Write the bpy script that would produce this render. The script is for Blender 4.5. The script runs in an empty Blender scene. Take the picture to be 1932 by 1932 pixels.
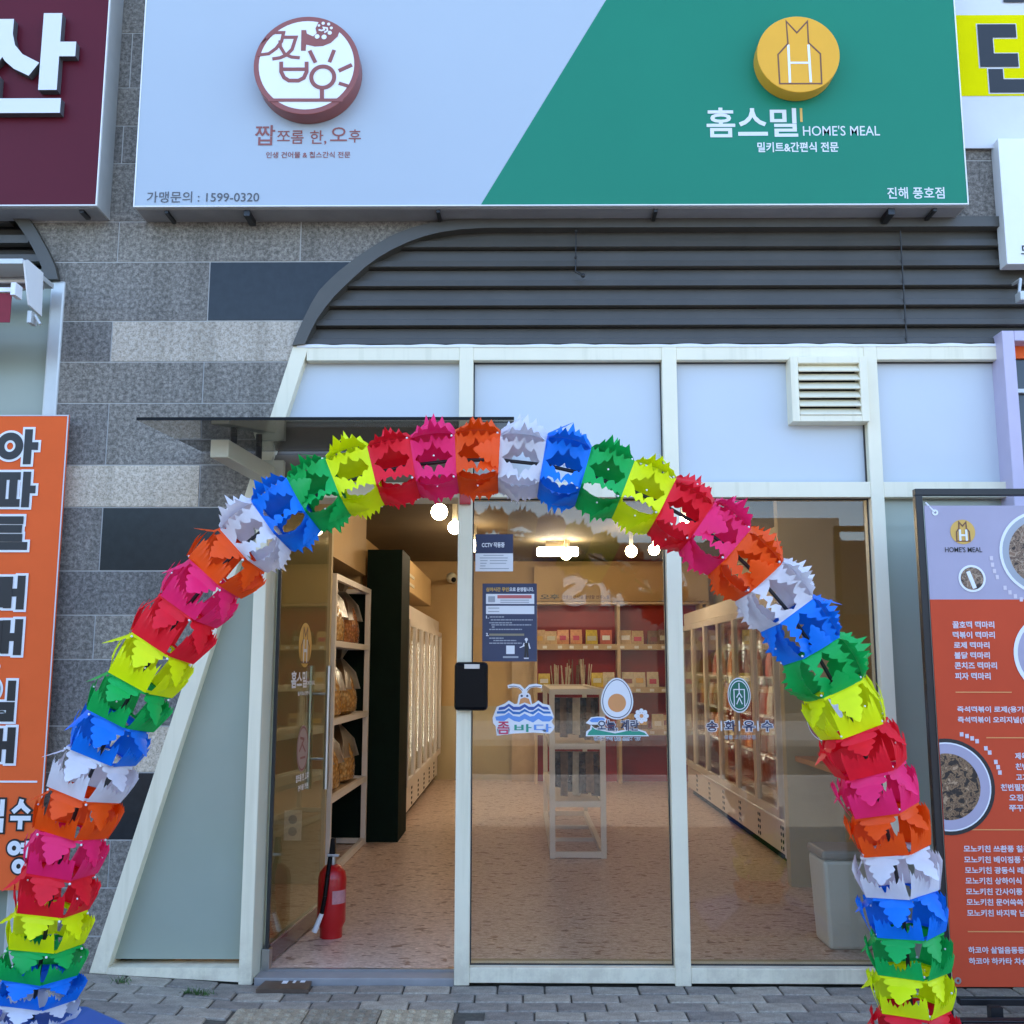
import bpy, bmesh, math, random
from mathutils import Vector, Matrix
random.seed(7)
S = bpy.context.scene
COL = S.collection
# ------------------------------------------------------------------ camera
D, H = 5.2, 1.5
F = 1935.0                      # focal length for a 1932 pixel wide picture
PSI, TH, ROLL = math.radians(0.5), math.radians(8.67), math.radians(0.05)
camd = bpy.data.cameras.new('camera'); cam = bpy.data.objects.new('camera', camd); COL.objects.link(cam)
camd.sensor_width = 36; camd.lens = 36 * F / 1932; camd.clip_end = 500; camd.clip_start = 0.05
RM = (Matrix.Rotation(PSI, 4, 'Z') @ Matrix.Rotation(math.pi/2 + TH, 4, 'X') @ Matrix.Rotation(ROLL, 4, 'Z'))
cam.matrix_world = Matrix.Translation((0, -D, H)) @ RM
S.camera = cam
CP = Vector((0, -D, H))
# ------------------------------------------------------------------ world, sun, exposure
W = bpy.data.worlds.new('World'); S.world = W; W.use_nodes = True
wn = W.node_tree.nodes; wl = W.node_tree.links
sky = wn.new('ShaderNodeTexSky'); sky.sky_type = 'NISHITA'; sky.sun_disc = False
SUN_EL, SUN_AZ = math.radians(56), math.radians(18)       # azimuth clockwise from +Y (behind the building)
sky.sun_elevation = SUN_EL; sky.sun_rotation = SUN_AZ
sky.air_density = 1.0; sky.dust_density = 0.9; sky.ozone_density = 2.2
wl.new(sky.outputs[0], wn['Background'].inputs[0]); wn['Background'].inputs[1].default_value = 0.14
sd = bpy.data.lights.new('sun', 'SUN'); sd.energy = 2.3; sd.angle = math.radians(0.53); sd.color = (1, .95, .88)
so = bpy.data.objects.new('sun', sd); COL.objects.link(so)
sdir = Vector((math.sin(SUN_AZ)*math.cos(SUN_EL), math.cos(SUN_AZ)*math.cos(SUN_EL), math.sin(SUN_EL)))
so.rotation_euler = sdir.to_track_quat('Z', 'Y').to_euler(); so.location = (0, 5, 20)
S.view_settings.view_transform = 'Standard'; S.view_settings.look = 'None'
S.view_settings.exposure = 2.42; S.view_settings.gamma = 1; S.view_settings.use_curve_mapping = False
S.render.engine = 'CYCLES'
S.cycles.max_bounces = 8; S.cycles.transparent_max_bounces = 12; S.cycles.diffuse_bounces = 4
S.cycles.sample_clamp_indirect = 6; S.cycles.caustics_reflective = False; S.cycles.caustics_refractive = False

# ------------------------------------------------------------------ helpers
def ray(u, v):
    return (RM.to_3x3() @ Vector(((u-966)/F, (966-v)/F, -1)))
def P(u, v, Y=0.0):
    r = ray(u, v); return CP + r * ((Y + D) / r.y)
def PX(u, v, X):
    r = ray(u, v); return CP + r * (X / r.x)
def XZ(u, v, Y=0.0):
    p = P(u, v, Y); return (p.x, p.z)
def rect(u0, v0, u1, v1, Y=0.0):           # world x0,x1,z0,z1 of an upright rectangle on plane Y
    uc, vc = (u0+u1)/2, (v0+v1)/2
    return P(u0, vc, Y).x, P(u1, vc, Y).x, P(uc, v1, Y).z, P(uc, v0, Y).z

WL = {}
def link(o, parent=None):
    COL.objects.link(o)
    if parent is not None:
        o.parent = parent
        o.matrix_parent_inverse = Matrix.Translation(-WL.get(parent.name, Vector((0, 0, 0))))
    return o
def thing(name, label, cat, loc=(0, 0, 0), group=None):
    o = bpy.data.objects.new(name, None); o.location = loc; COL.objects.link(o)
    o.empty_display_size = .1
    WL[o.name] = Vector(loc); o['label'] = label; o['category'] = cat
    if group: o['group'] = group
    return o
def tag(o, label, cat, group=None):
    o['label'] = label; o['category'] = cat
    if group: o['group'] = group
    return o
class MB:
    def __init__(s): s.v = []; s.f = []
    def add(s, vs, fs):
        n = len(s.v); s.v += [tuple(p) for p in vs]; s.f += [tuple(i+n for i in f) for f in fs]; return s
    def box(s, x0, x1, y0, y1, z0, z1):
        x0, x1 = sorted((x0, x1)); y0, y1 = sorted((y0, y1)); z0, z1 = sorted((z0, z1))
        return s.add([(x0,y0,z0),(x1,y0,z0),(x1,y1,z0),(x0,y1,z0),(x0,y0,z1),(x1,y0,z1),(x1,y1,z1),(x0,y1,z1)],
                     [(3,2,1,0),(4,5,6,7),(0,1,5,4),(1,2,6,5),(2,3,7,6),(3,0,4,7)])
    def prism(s, pts, y0, y1):            # pts in (x,z), extruded along y
        a = sum(pts[i][0]*pts[(i+1)%len(pts)][1]-pts[(i+1)%len(pts)][0]*pts[i][1] for i in range(len(pts)))
        if a < 0: pts = pts[::-1]
        n = len(pts)
        vs = [(x, y0, z) for x, z in pts] + [(x, y1, z) for x, z in pts]
        fs = [tuple(range(n)), tuple(range(2*n-1, n-1, -1))] + [(i, i+n, (i+1)%n+n, (i+1)%n) for i in range(n)]
        return s.add(vs, fs)
    def prism3(s, pts, d):                # pts 3D polygon, extruded by vector d
        n = len(pts); d = Vector(d)
        vs = [Vector(p) for p in pts] + [Vector(p)+d for p in pts]
        fs = [tuple(range(n)), tuple(range(2*n-1, n-1, -1))] + [(i, i+n, (i+1)%n+n, (i+1)%n) for i in range(n)]
        return s.add(vs, fs)
    def cyl(s, p0, p1, r0, r1=None, n=16, caps=True):
        p0 = Vector(p0); p1 = Vector(p1); r1 = r0 if r1 is None else r1
        a = (p1-p0).normalized(); b = a.orthogonal().normalized(); c = a.cross(b)
        vs = []
        for p, r in ((p0, r0), (p1, r1)):
            vs += [p + (b*math.cos(2*math.pi*i/n) + c*math.sin(2*math.pi*i/n))*r for i in range(n)]
        fs = [(i, (i+1)%n, (i+1)%n+n, i+n) for i in range(n)]
        if caps: fs += [tuple(range(n-1, -1, -1)), tuple(range(n, 2*n))]
        return s.add(vs, fs)
    def lathe(s, c, prof, n=24):          # prof list of (r,z) about vertical axis through c
        vs = []; fs = []
        for r, z in prof: vs += [(c[0]+r*math.cos(2*math.pi*i/n), c[1]+r*math.sin(2*math.pi*i/n), c[2]+z) for i in range(n)]
        for k in range(len(prof)-1): fs += [(k*n+i, k*n+(i+1)%n, (k+1)*n+(i+1)%n, (k+1)*n+i) for i in range(n)]
        fs += [tuple(range(n-1, -1, -1)), tuple(range((len(prof)-1)*n, len(prof)*n))]
        return s.add(vs, fs)
    def ball(s, c, r, n=12, m=8, sz=1.0):
        pr = [(max(r*math.sin(math.pi*k/m), r*.02), -r*sz*math.cos(math.pi*k/m)) for k in range(m+1)]
        return s.lathe(c, pr, n)
    def strip(s, a, b, y0, y1):           # band between two (x,z) polylines, extruded along y
        n = len(a)
        vs = [(x, y0, z) for x, z in a]+[(x, y0, z) for x, z in b]+[(x, y1, z) for x, z in a]+[(x, y1, z) for x, z in b]
        fs = []
        for i in range(n-1):
            fs += [(i, n+i, n+i+1, i+1), (2*n+i, 2*n+i+1, 3*n+i+1, 3*n+i), (i, i+1, 2*n+i+1, 2*n+i), (n+i, 3*n+i, 3*n+i+1, n+i+1)]
        fs += [(0, 2*n, 3*n, n), (n-1, 2*n-1, 4*n-1, 3*n-1)]
        return s.add(vs, fs)
    def build(s, name, mat, parent=None, smooth=False, bevel=0, loc=None, kind=None, recalc=True):
        me = bpy.data.meshes.new(name); me.from_pydata(s.v, [], s.f)
        if recalc:
            bm = bmesh.new(); bm.from_mesh(me); bmesh.ops.recalc_face_normals(bm, faces=bm.faces); bm.to_mesh(me); bm.free()
        me.materials.append(mat)
        if smooth:
            for p in me.polygons: p.use_smooth = True
            me.set_sharp_from_angle(angle=math.radians(40))
        o = bpy.data.objects.new(name, me)
        if loc: o.location = loc
        link(o, parent)
        if bevel:
            m = o.modifiers.new('bevel', 'BEVEL'); m.width = bevel; m.segments = 2; m.limit_method = 'ANGLE'; m.angle_limit = math.radians(40)
        if kind: o['kind'] = kind
        return o
EPS = [0]
def stroke(mb, pts, w, Y, th=.002, closed=False):
    """flat mitred ribbon along (x,z) points, its face on plane Y"""
    EPS[0] = (EPS[0]+1) % 7; y = Y - EPS[0]*.00025
    n = len(pts); L = []; R = []
    for i in range(n):
        p = Vector(pts[i])
        a = Vector(pts[(i-1) % n]) if (closed or i > 0) else None
        b = Vector(pts[(i+1) % n]) if (closed or i < n-1) else None
        d0 = (p-a).normalized() if a is not None else (b-p).normalized()
        d1 = (b-p).normalized() if b is not None else d0
        t = d0+d1
        t = t.normalized() if t.length > 1e-6 else d0
        nn = Vector((-t.y, t.x)); c = max(.4, nn.dot(Vector((-d0.y, d0.x))))
        L.append(tuple(p+nn*(w/2/c))); R.append(tuple(p-nn*(w/2/c)))
    if closed: L.append(L[0]); R.append(R[0])
    mb.strip(L, R, y, y+th); return mb
def circ(cx, cz, rx, rz=None, n=40, a0=0, a1=2*math.pi):
    rz = rx if rz is None else rz
    full = abs(a1-a0-2*math.pi) < 1e-6
    m = n if full else n-1
    return [(cx+rx*math.cos(a0+(a1-a0)*i/m), cz+rz*math.sin(a0+(a1-a0)*i/m)) for i in range(n)]

_tc = {}
def text_raw(body, bold):
    k = (body, bold)
    if k in _tc: return _tc[k]
    cu = bpy.data.curves.new('lettering', 'FONT'); cu.body = body; cu.size = 1; cu.offset = bold; cu.resolution_u = 3; cu.fill_mode = 'FRONT'
    ob = bpy.data.objects.new('lettering', cu); COL.objects.link(ob)
    dg = bpy.context.evaluated_depsgraph_get(); dg.update()
    me = bpy.data.meshes.new_from_object(ob.evaluated_get(dg))
    vs = [(v.co.x, v.co.y) for v in me.vertices]; fs = [tuple(p.vertices) for p in me.polygons]
    bpy.data.objects.remove(ob); bpy.data.curves.remove(cu); bpy.data.meshes.remove(me)
    _tc[k] = (vs, fs); return _tc[k]
def text_on(mb, body, x0, x1, z0, z1, fn=None, bold=0.0, ref=None):
    """adds lettering fitted to x0..x1, z0..z1; fn maps (x,z) to a 3D point"""
    vs, fs = text_raw(body, bold)
    rv = text_raw(body, ref)[0] if ref is not None else vs
    a0 = min(v[0] for v in rv); a1 = max(v[0] for v in rv); b0 = min(v[1] for v in rv); b1 = max(v[1] for v in rv)
    mb.add([fn(x0+(x-a0)/(a1-a0)*(x1-x0), z0+(z-b0)/(b1-b0)*(z1-z0)) for x, z in vs], fs); return mb
def text_px(mb, body, u0, v0, u1, v1, Y, bold=0.0, ref=None):
    x0, x1, z0, z1 = rect(u0, v0, u1, v1, Y)
    return text_on(mb, body, x0, x1, z0, z1, lambda x, z: (x, Y, z), bold, ref)

# ------------------------------------------------------------------ materials
def newmat(name):
    m = bpy.data.materials.new(name); m.use_nodes = True
    nt = m.node_tree; b = nt.nodes['Principled BSDF']; return m, nt, b
def noise(nt, scale, detail=3, rough=.6, vec=None):
    t = nt.nodes.new('ShaderNodeTexNoise'); t.inputs['Scale'].default_value = scale
    t.inputs['Detail'].default_value = detail; t.inputs['Roughness'].default_value = rough
    if vec is None:
        tc = nt.nodes.new('ShaderNodeTexCoord'); vec = tc.outputs['Object']
    nt.links.new(vec, t.inputs['Vector']); return t.outputs['Fac']
def ramp(nt, fac, stops):
    r = nt.nodes.new('ShaderNodeValToRGB'); e = r.color_ramp.elements
    while len(e) > 1: e.remove(e[-1])
    e[0].position = stops[0][0]; e[0].color = (*stops[0][1], 1)
    for p, c in stops[1:]:
        x = e.new(p); x.color = (*c, 1)
    nt.links.new(fac, r.inputs[0]); return r.outputs[0]
def bump(nt, b, fac, strength, dist=.01):
    n = nt.nodes.new('ShaderNodeBump'); n.inputs['Strength'].default_value = strength; n.inputs['Distance'].default_value = dist
    nt.links.new(fac, n.inputs['Height']); nt.links.new(n.outputs[0], b.inputs['Normal'])
def sc(c, k): return tuple(min(1, x*k) for x in c)
def mix(nt, fac, a, b_, typ='MIX'):
    m = nt.nodes.new('ShaderNodeMix'); m.data_type = 'RGBA'; m.blend_type = typ
    for s, x in ((0, fac), (6, a), (7, b_)):
        if hasattr(x, 'links') or hasattr(x, 'is_linked'): nt.links.new(x, m.inputs[s])
        else: m.inputs[s].default_value = x if s == 0 else (*x, 1)
    return m.outputs[2]
def paint(name, c, rough=.5, var=.06, scale=6, metal=0, coat=0, bmp=0, spec=.5):
    m, nt, b = newmat(name)
    f = noise(nt, scale, 5, .65)
    col = ramp(nt, f, [(.3, sc(c, 1-var)), (.7, sc(c, 1+var))])
    nt.links.new(col, b.inputs['Base Color'])
    b.inputs['Roughness'].default_value = rough; b.inputs['Metallic'].default_value = metal
    b.inputs['Coat Weight'].default_value = coat; b.inputs['Specular IOR Level'].default_value = spec
    if bmp: bump(nt, b, noise(nt, scale*12, 3), bmp, .003)
    return m
def stone(name, base, dark, light, rough=.75, bmp=.7, scale=48):
    m, nt, b = newmat(name)
    f1 = noise(nt, scale, 4, .7); f2 = noise(nt, scale*2.7, 2, .6); f3 = noise(nt, 1.5, 3)
    c1 = ramp(nt, f1, [(.38, dark), (.5, base), (.62, light)])
    c2 = ramp(nt, f2, [(.32, (.45, .45, .47)), (.5, (1, 1, 1)), (.7, (1.0, 1.0, 1.0))])
    c = mix(nt, .8, c1, c2, 'MULTIPLY')
    c3 = ramp(nt, f3, [(.3, (.82, .82, .83)), (.7, (1, 1, 1))])
    c = mix(nt, 1.0, c, c3, 'MULTIPLY')
    tc = nt.nodes.new('ShaderNodeTexCoord'); mp = nt.nodes.new('ShaderNodeMapping'); mp.inputs['Scale'].default_value = (7, 7, .7); nt.links.new(tc.outputs['Object'], mp.inputs[0])
    c = mix(nt, 1.0, c, ramp(nt, noise(nt, 1.0, 5, .65, mp.outputs[0]), [(.38, (.80, .80, .79)), (.52, (1, 1, 1))]), 'MULTIPLY')
    oi = nt.nodes.new('ShaderNodeObjectInfo'); rr = ramp(nt, oi.outputs['Random'], [(0, (.76, .78, .82)), (1, (1.04, 1.03, 1))])
    c = mix(nt, 1.0, c, rr, 'MULTIPLY')
    nt.links.new(c, b.inputs['Base Color']); b.inputs['Roughness'].default_value = rough
    if bmp: bump(nt, b, f1, bmp, .004)
    return m
def glass(name, tint=(1, 1, 1), f0=.07, rough=0.0):
    m = bpy.data.materials.new(name); m.use_nodes = True; nt = m.node_tree; nt.nodes.clear()
    out = nt.nodes.new('ShaderNodeOutputMaterial'); tr = nt.nodes.new('ShaderNodeBsdfTransparent'); gl = nt.nodes.new('ShaderNodeBsdfGlossy')
    tr.inputs[0].default_value = (*tint, 1); gl.inputs['Roughness'].default_value = rough
    lw = nt.nodes.new('ShaderNodeLayerWeight'); lw.inputs[0].default_value = .5
    pw = nt.nodes.new('ShaderNodeMath'); pw.operation = 'POWER'; pw.inputs[1].default_value = 5; nt.links.new(lw.outputs['Facing'], pw.inputs[0])
    ml = nt.nodes.new('ShaderNodeMath'); ml.operation = 'MULTIPLY_ADD'; ml.inputs[1].default_value = 1-f0; ml.inputs[2].default_value = f0
    nt.links.new(pw.outputs[0], ml.inputs[0])
    mx = nt.nodes.new('ShaderNodeMixShader'); nt.links.new(ml.outputs[0], mx.inputs[0]); nt.links.new(tr.outputs[0], mx.inputs[1]); nt.links.new(gl.outputs[0], mx.inputs[2])
    nt.links.new(mx.outputs[0], out.inputs[0]); return m
def emit(name, c, s):
    m = bpy.data.materials.new(name); m.use_nodes = True; nt = m.node_tree; nt.nodes.clear()
    out = nt.nodes.new('ShaderNodeOutputMaterial'); e = nt.nodes.new('ShaderNodeEmission'); e.inputs[0].default_value = (*c, 1); e.inputs[1].default_value = s
    nt.links.new(e.outputs[0], out.inputs[0]); return m
def plastic_film(name, c, trans=.35):
    m, nt, b = newmat(name)
    f = noise(nt, 9, 3); col = ramp(nt, f, [(.3, sc(c, .9)), (.7, sc(c, 1.05))])
    nt.links.new(col, b.inputs['Base Color']); b.inputs['Roughness'].default_value = .42; b.inputs['Specular IOR Level'].default_value = .3
    bump(nt, b, noise(nt, 18, 2), .25, .006)
    tl = nt.nodes.new('ShaderNodeBsdfTranslucent'); nt.links.new(col, tl.inputs[0])
    mx = nt.nodes.new('ShaderNodeMixShader'); mx.inputs[0].default_value = trans
    nt.links.new(b.outputs[0], mx.inputs[1]); nt.links.new(tl.outputs[0], mx.inputs[2])
    nt.links.new(mx.outputs[0], nt.nodes['Material Output'].inputs[0]); return m

M = {}
M['tile'] = stone('grey_granite', (.25, .225, .195), (.145, .13, .112), (.38, .345, .30))
M['tile_light'] = stone('light_granite', (.72, .60, .46), (.50, .42, .31), (.84, .74, .60))
M['tile_dark'] = paint('polished_black_granite', (.018, .022, .026), .2, .2, 20, spec=.35)
M['grout'] = paint('grout', (.42, .41, .39), .9, .1, 30)
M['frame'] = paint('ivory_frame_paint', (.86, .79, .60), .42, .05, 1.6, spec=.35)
def grime(m, zmax=.30, tone=(.50, .43, .33)):
    nt = m.node_tree; b = nt.nodes['Principled BSDF']; src = b.inputs['Base Color'].links[0].from_socket
    tc = nt.nodes.new('ShaderNodeTexCoord'); sp = nt.nodes.new('ShaderNodeSeparateXYZ'); nt.links.new(tc.outputs['Object'], sp.inputs[0])
    mr = nt.nodes.new('ShaderNodeMapRange'); mr.inputs[1].default_value = 0; mr.inputs[2].default_value = zmax; mr.inputs[3].default_value = .5; mr.inputs[4].default_value = 0; nt.links.new(sp.outputs[2], mr.inputs[0])
    mm = nt.nodes.new('ShaderNodeMath'); mm.operation = 'MULTIPLY'; nt.links.new(mr.outputs[0], mm.inputs[0])
    r = ramp(nt, noise(nt, 9, 6, .7), [(.42, (0, 0, 0)), (.62, (1, 1, 1))]); nt.links.new(r, mm.inputs[1])
    c = mix(nt, mm.outputs[0], src, tone); nt.links.new(c, b.inputs['Base Color'])
    mp = nt.nodes.new('ShaderNodeMapping'); mp.inputs['Scale'].default_value = (16, 16, .8); nt.links.new(tc.outputs['Object'], mp.inputs[0])
    c = mix(nt, 1.0, c, ramp(nt, noise(nt, 1, 4, .6, mp.outputs[0]), [(.34, (.92, .92, .90)), (.46, (1, 1, 1))]), 'MULTIPLY'); nt.links.new(c, b.inputs['Base Color'])
grime(M['frame'])
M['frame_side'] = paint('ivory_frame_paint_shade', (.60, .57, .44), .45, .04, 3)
M['darkmetal'] = paint('charcoal_louver_paint', (.070, .064, .054), .42, .12, 4)
M['panel'] = paint('white_film_panel', (.58, .62, .66), .3, .02, 1.2, spec=.35)
M['signwhite'] = paint('white_sign_acrylic', (.41, .47, .54), .25, .015, 1.0, spec=.3)
M['signgreen'] = paint('green_sign_acrylic', (.014, .205, .125), .3, .03, 1.2, spec=.2)
M['signmaroon'] = paint('maroon_sign_acrylic', (.10, .011, .022), .35, .05, 1.2, spec=.15)
M['alu'] = paint('sign_case_aluminium', (.55, .56, .55), .4, .06, 5, metal=.3)
M['alu_white'] = paint('white_coated_edge', (.8, .8, .8), .35, .03, 3)
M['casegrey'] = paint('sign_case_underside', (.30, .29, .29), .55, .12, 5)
M['white'] = paint('white_letter', (.70, .70, .72), .3, .01, 3)
M['brown'] = paint('red_brown_letter', (.27, .075, .065), .4, .05, 3)
M['greytext'] = paint('grey_letter', (.09, .09, .10), .5, .05, 3)
M['gold'] = paint('gold_sign_disc', (.80, .40, .04), .35, .04, 4, spec=.2)
M['goldlogo'] = paint('gold_print', (.68, .40, .08), .45, .04, 4)
M['brownline'] = paint('brown_line', (.16, .06, .03), .4, .05, 3)
M['black'] = paint('black_letter', (.012, .012, .014), .4, .1, 3)
M['yellow'] = paint('yellow_banner_print', (.72, .66, .0), .8, .05, 2, spec=.05)
M['bannerwhite'] = paint('white_banner_cloth', (.62, .63, .66), .65, .06, 2)
M['orange'] = paint('orange_banner_cloth', (.84, .135, .035), .7, .05, 2.5, spec=.1)
M['menured'] = paint('brick_red_print', (.60, .080, .034), .7, .05, 2, spec=.1)
M['menugrey'] = paint('lavender_grey_print', (.40, .36, .46), .6, .06, 2)
M['blackmetal'] = paint('black_powder_coat', (.012, .012, .014), .35, .2, 8)
M['blackplastic'] = paint('black_gloss_plastic', (.003, .003, .004), .3, .2, 8, spec=.15)
M['lavender'] = paint('lavender_frame_paint', (.52, .46, .60), .35, .05, 3)
M['frost'] = paint('frosted_green_glass', (.34, .38, .31), .28, .05, 1.2, coat=.15)
M['steel'] = paint('brushed_steel', (.55, .55, .55), .3, .08, 12, metal=1)
M['rust'] = paint('brown_floor_plate', (.10, .065, .045), .5, .25, 14)
M['glass'] = glass('window_glass', (.90, .90, .87), .042)
M['doorglass'] = glass('door_glass', (.86, .90, .80), .04)
M['tint'] = glass('smoked_canopy_glass', (.42, .39, .34), .05)
M['reveal'] = paint('dark_gasket', (.03, .03, .03), .6, .2, 8)
M['wall_in'] = paint('tan_interior_wall', (.56, .37, .16), .7, .06, 1.5)
M['wall_olive'] = paint('beige_interior_wall', (.50, .41, .24), .7, .06, 1.5)
M['ceil'] = paint('dim_olive_ceiling', (.13, .10, .055), .8, .12, 1.2)  # dark base colour holds the unlit look of the ceiling above the lamps
M['blackpanel'] = paint('black_green_panel', (.004, .014, .010), .7, .2, 3, spec=.12)
M['rackwhite'] = paint('white_rack_steel', (.88, .82, .75), .4, .04, 5)
M['freezer'] = paint('freezer_cabinet_white', (.80, .74, .68), .35, .04, 3)
M['wood'] = paint('pale_shelf_board', (.55, .40, .24), .55, .10, 5)
M['countertop'] = paint('orange_wood_counter', (.50, .22, .07), .45, .12, 6)
M['redback'] = paint('dark_red_backing', (.32, .008, .005), .55, .15, 2)
M['extred'] = paint('red_enamel', (.50, .006, .010), .3, .05, 4, coat=.2)
M['bin'] = paint('bin_plastic', (.72, .68, .60), .45, .04, 4)
M['binlid'] = paint('bin_lid_plastic', (.38, .33, .28), .45, .04, 4)
M['globe'] = emit('lit_globe', (1.0, .76, .48), 19)
M['tube'] = emit('lit_tube', (1.0, .85, .62), 12)
M['led'] = emit('lit_led_strip', (1.0, .95, .82), 5)
M['sticker'] = paint('white_sticker', (.80, .80, .82), .4, .01, 3)
M['navy'] = paint('navy_print', (.030, .040, .095), .4, .05, 3)
M['seablue'] = paint('sea_blue_print', (.03, .09, .36), .4, .05, 3)
M['skyblue'] = paint('sky_blue_print', (.13, .30, .70), .4, .05, 3)
M['teal'] = paint('teal_print', (.02, .30, .20), .4, .05, 3)
M['pinkp'] = paint('crimson_print', (.55, .03, .10), .4, .05, 3)
M['salmon'] = paint('orange_print', (.72, .30, .10), .4, .05, 3)
M['darkgreen'] = paint('dark_green_print', (.01, .14, .08), .4, .05, 3)
M['greyprint'] = paint('grey_print', (.36, .38, .42), .5, .05, 3)
M['basebl'] = paint('blue_base_plastic', (.010, .10, .42), .35, .06, 4)
M['maroonfab'] = paint('maroon_awning_cloth', (.22, .02, .035), .8, .15, 8)
M['grass'] = paint('grass_blades', (.06, .13, .03), .7, .4, 30)
# terrazzo-like vinyl floor
m, nt, b = newmat('speckled_vinyl_floor')
tc = nt.nodes.new('ShaderNodeTexCoord')
mp = nt.nodes.new('ShaderNodeMapping'); mp.inputs['Scale'].default_value = (1, 1.7, 1); nt.links.new(tc.outputs['Object'], mp.inputs[0])
f = noise(nt, 38, 3, .7, mp.outputs[0]); f2 = noise(nt, 15, 1, .4, mp.outputs[0]); f3 = noise(nt, 30, 1, .4, mp.outputs[0])
c = ramp(nt, f, [(.36, (.50, .35, .27)), (.5, (.70, .51, .41)), (.64, (.83, .67, .57))])
d = ramp(nt, f2, [(.0, (1, 1, 1)), (.645, (1, 1, 1)), (.68, (.48, .35, .28))])
c = mix(nt, 1.0, c, d, 'MULTIPLY')
e_ = ramp(nt, f3, [(.70, (0, 0, 0)), (.73, (.25, .22, .2))]); c = mix(nt, 1.0, c, e_, 'ADD')
nt.links.new(c, b.inputs['Base Color']); b.inputs['Roughness'].default_value = .34; M['vinyl'] = m
# pavers
def paver_mat(name, c):
    m, nt, b = newmat(name)
    f1 = noise(nt, 14, 5, .7); f2 = noise(nt, 160, 2, .6)
    cc = ramp(nt, f1, [(.3, sc(c, .62)), (.5, c), (.72, sc(c, 1.35))])
    c2 = ramp(nt, f2, [(.35, (.6, .6, .6)), (.6, (1, 1, 1))]); cc = mix(nt, .7, cc, c2, 'MULTIPLY')
    oi = nt.nodes.new('ShaderNodeObjectInfo'); rr = ramp(nt, oi.outputs['Random'], [(0, (.68, .68, .70)), (.5, (.95, .95, .95)), (1, (1.2, 1.18, 1.12))])
    cc = mix(nt, 1.0, cc, rr, 'MULTIPLY'); nt.links.new(cc, b.inputs['Base Color']); b.inputs['Roughness'].default_value = .82
    bump(nt, b, f2, .5, .003); return m
M['paver'] = paver_mat('grey_concrete_paver', (.37, .32, .26))
M['tactile'] = paver_mat('tactile_concrete', (.44, .36, .25))
m, nt, b = newmat('paved_field')
br = nt.nodes.new('ShaderNodeTexBrick'); tc = nt.nodes.new('ShaderNodeTexCoord'); nt.links.new(tc.outputs['Object'], br.inputs['Vector'])
br.inputs['Scale'].default_value = 1; br.inputs['Brick Width'].default_value = .2225; br.inputs['Row Height'].default_value = .122; br.inputs['Mortar Size'].default_value = .004
br.inputs['Color1'].default_value = (.38, .36, .33, 1); br.inputs['Color2'].default_value = (.30, .285, .27, 1); br.inputs['Mortar'].default_value = (.10, .09, .07, 1)
nt.links.new(br.outputs['Color'], b.inputs['Base Color']); b.inputs['Roughness'].default_value = .85; M['pavefield'] = m
M['joint'] = paint('paver_joint_sand', (.10, .09, .07), .95, .3, 40)
M['asphalt'] = paint('asphalt', (.05, .05, .052), .9, .2, 8)
M['farwall'] = paint('far_wall_render', (.19, .165, .14), .8, .2, .5)
M['farglass'] = paint('far_shop_glass', (.04, .05, .06), .1, .2, 2)
def patchy(name, cols, scale):            # clumps of food behind film
    m, nt, b = newmat(name)
    v = nt.nodes.new('ShaderNodeTexVoronoi'); v.inputs['Scale'].default_value = scale
    tc = nt.nodes.new('ShaderNodeTexCoord'); nt.links.new(tc.outputs['Object'], v.inputs['Vector'])
    c = ramp(nt, v.outputs['Color'], [(i/(len(cols)-1), q) for i, q in enumerate(cols)])
    dd = ramp(nt, v.outputs['Distance'], [(0, (1, 1, 1)), (.7, (.45, .4, .35))]); c = mix(nt, 1.0, c, dd, 'MULTIPLY')
    nt.links.new(c, b.inputs['Base Color']); b.inputs['Roughness'].default_value = .25; b.inputs['Coat Weight'].default_value = .4
    bump(nt, b, v.outputs['Distance'], .6, .01); return m
M['snack'] = patchy('puffed_snack', [(.60, .26, .04), (.85, .48, .13), (.95, .70, .32)], 34)
M['snackred'] = patchy('dried_pepper_snack', [(.42, .09, .02), (.70, .30, .08), (.60, .17, .05)], 40)
def food(name, cols, scale, dist=.5):
    m, nt, b = newmat(name)
    t = nt.nodes.new('ShaderNodeTexNoise'); t.inputs['Scale'].default_value = scale; t.inputs['Detail'].default_value = 2.5; t.inputs['Distortion'].default_value = dist
    tc = nt.nodes.new('ShaderNodeTexCoord'); nt.links.new(tc.outputs['Object'], t.inputs['Vector'])
    c = ramp(nt, t.outputs['Fac'], [(.34+.32*i/(len(cols)-1), q) for i, q in enumerate(cols)])
    nt.links.new(c, b.inputs['Base Color']); b.inputs['Roughness'].default_value = .5; return m
M['meat'] = food('fried_food_print', [(.012, .006, .003), (.03, .015, .008), (.30, .17, .08), (.08, .04, .02), (.42, .27, .15)], 46, .5)
M['mush'] = food('broth_print', [(.03, .015, .01), (.30, .19, .12), (.10, .05, .03), (.42, .30, .20), (.22, .12, .07)], 40, .6)
M['film'] = glass('clear_bag_film', (.62, .58, .54), .30, .35)
M['frozen'] = patchy('frozen_packs', [(.03, .02, .02), (.25, .05, .03), (.32, .20, .10), (.10, .08, .10), (.42, .30, .22)], 14)
M['frozen2'] = patchy('hanging_packs', [(.008, .006, .006), (.06, .02, .015), (.22, .18, .15), (.015, .015, .03), (.09, .04, .025)], 22)

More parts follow.
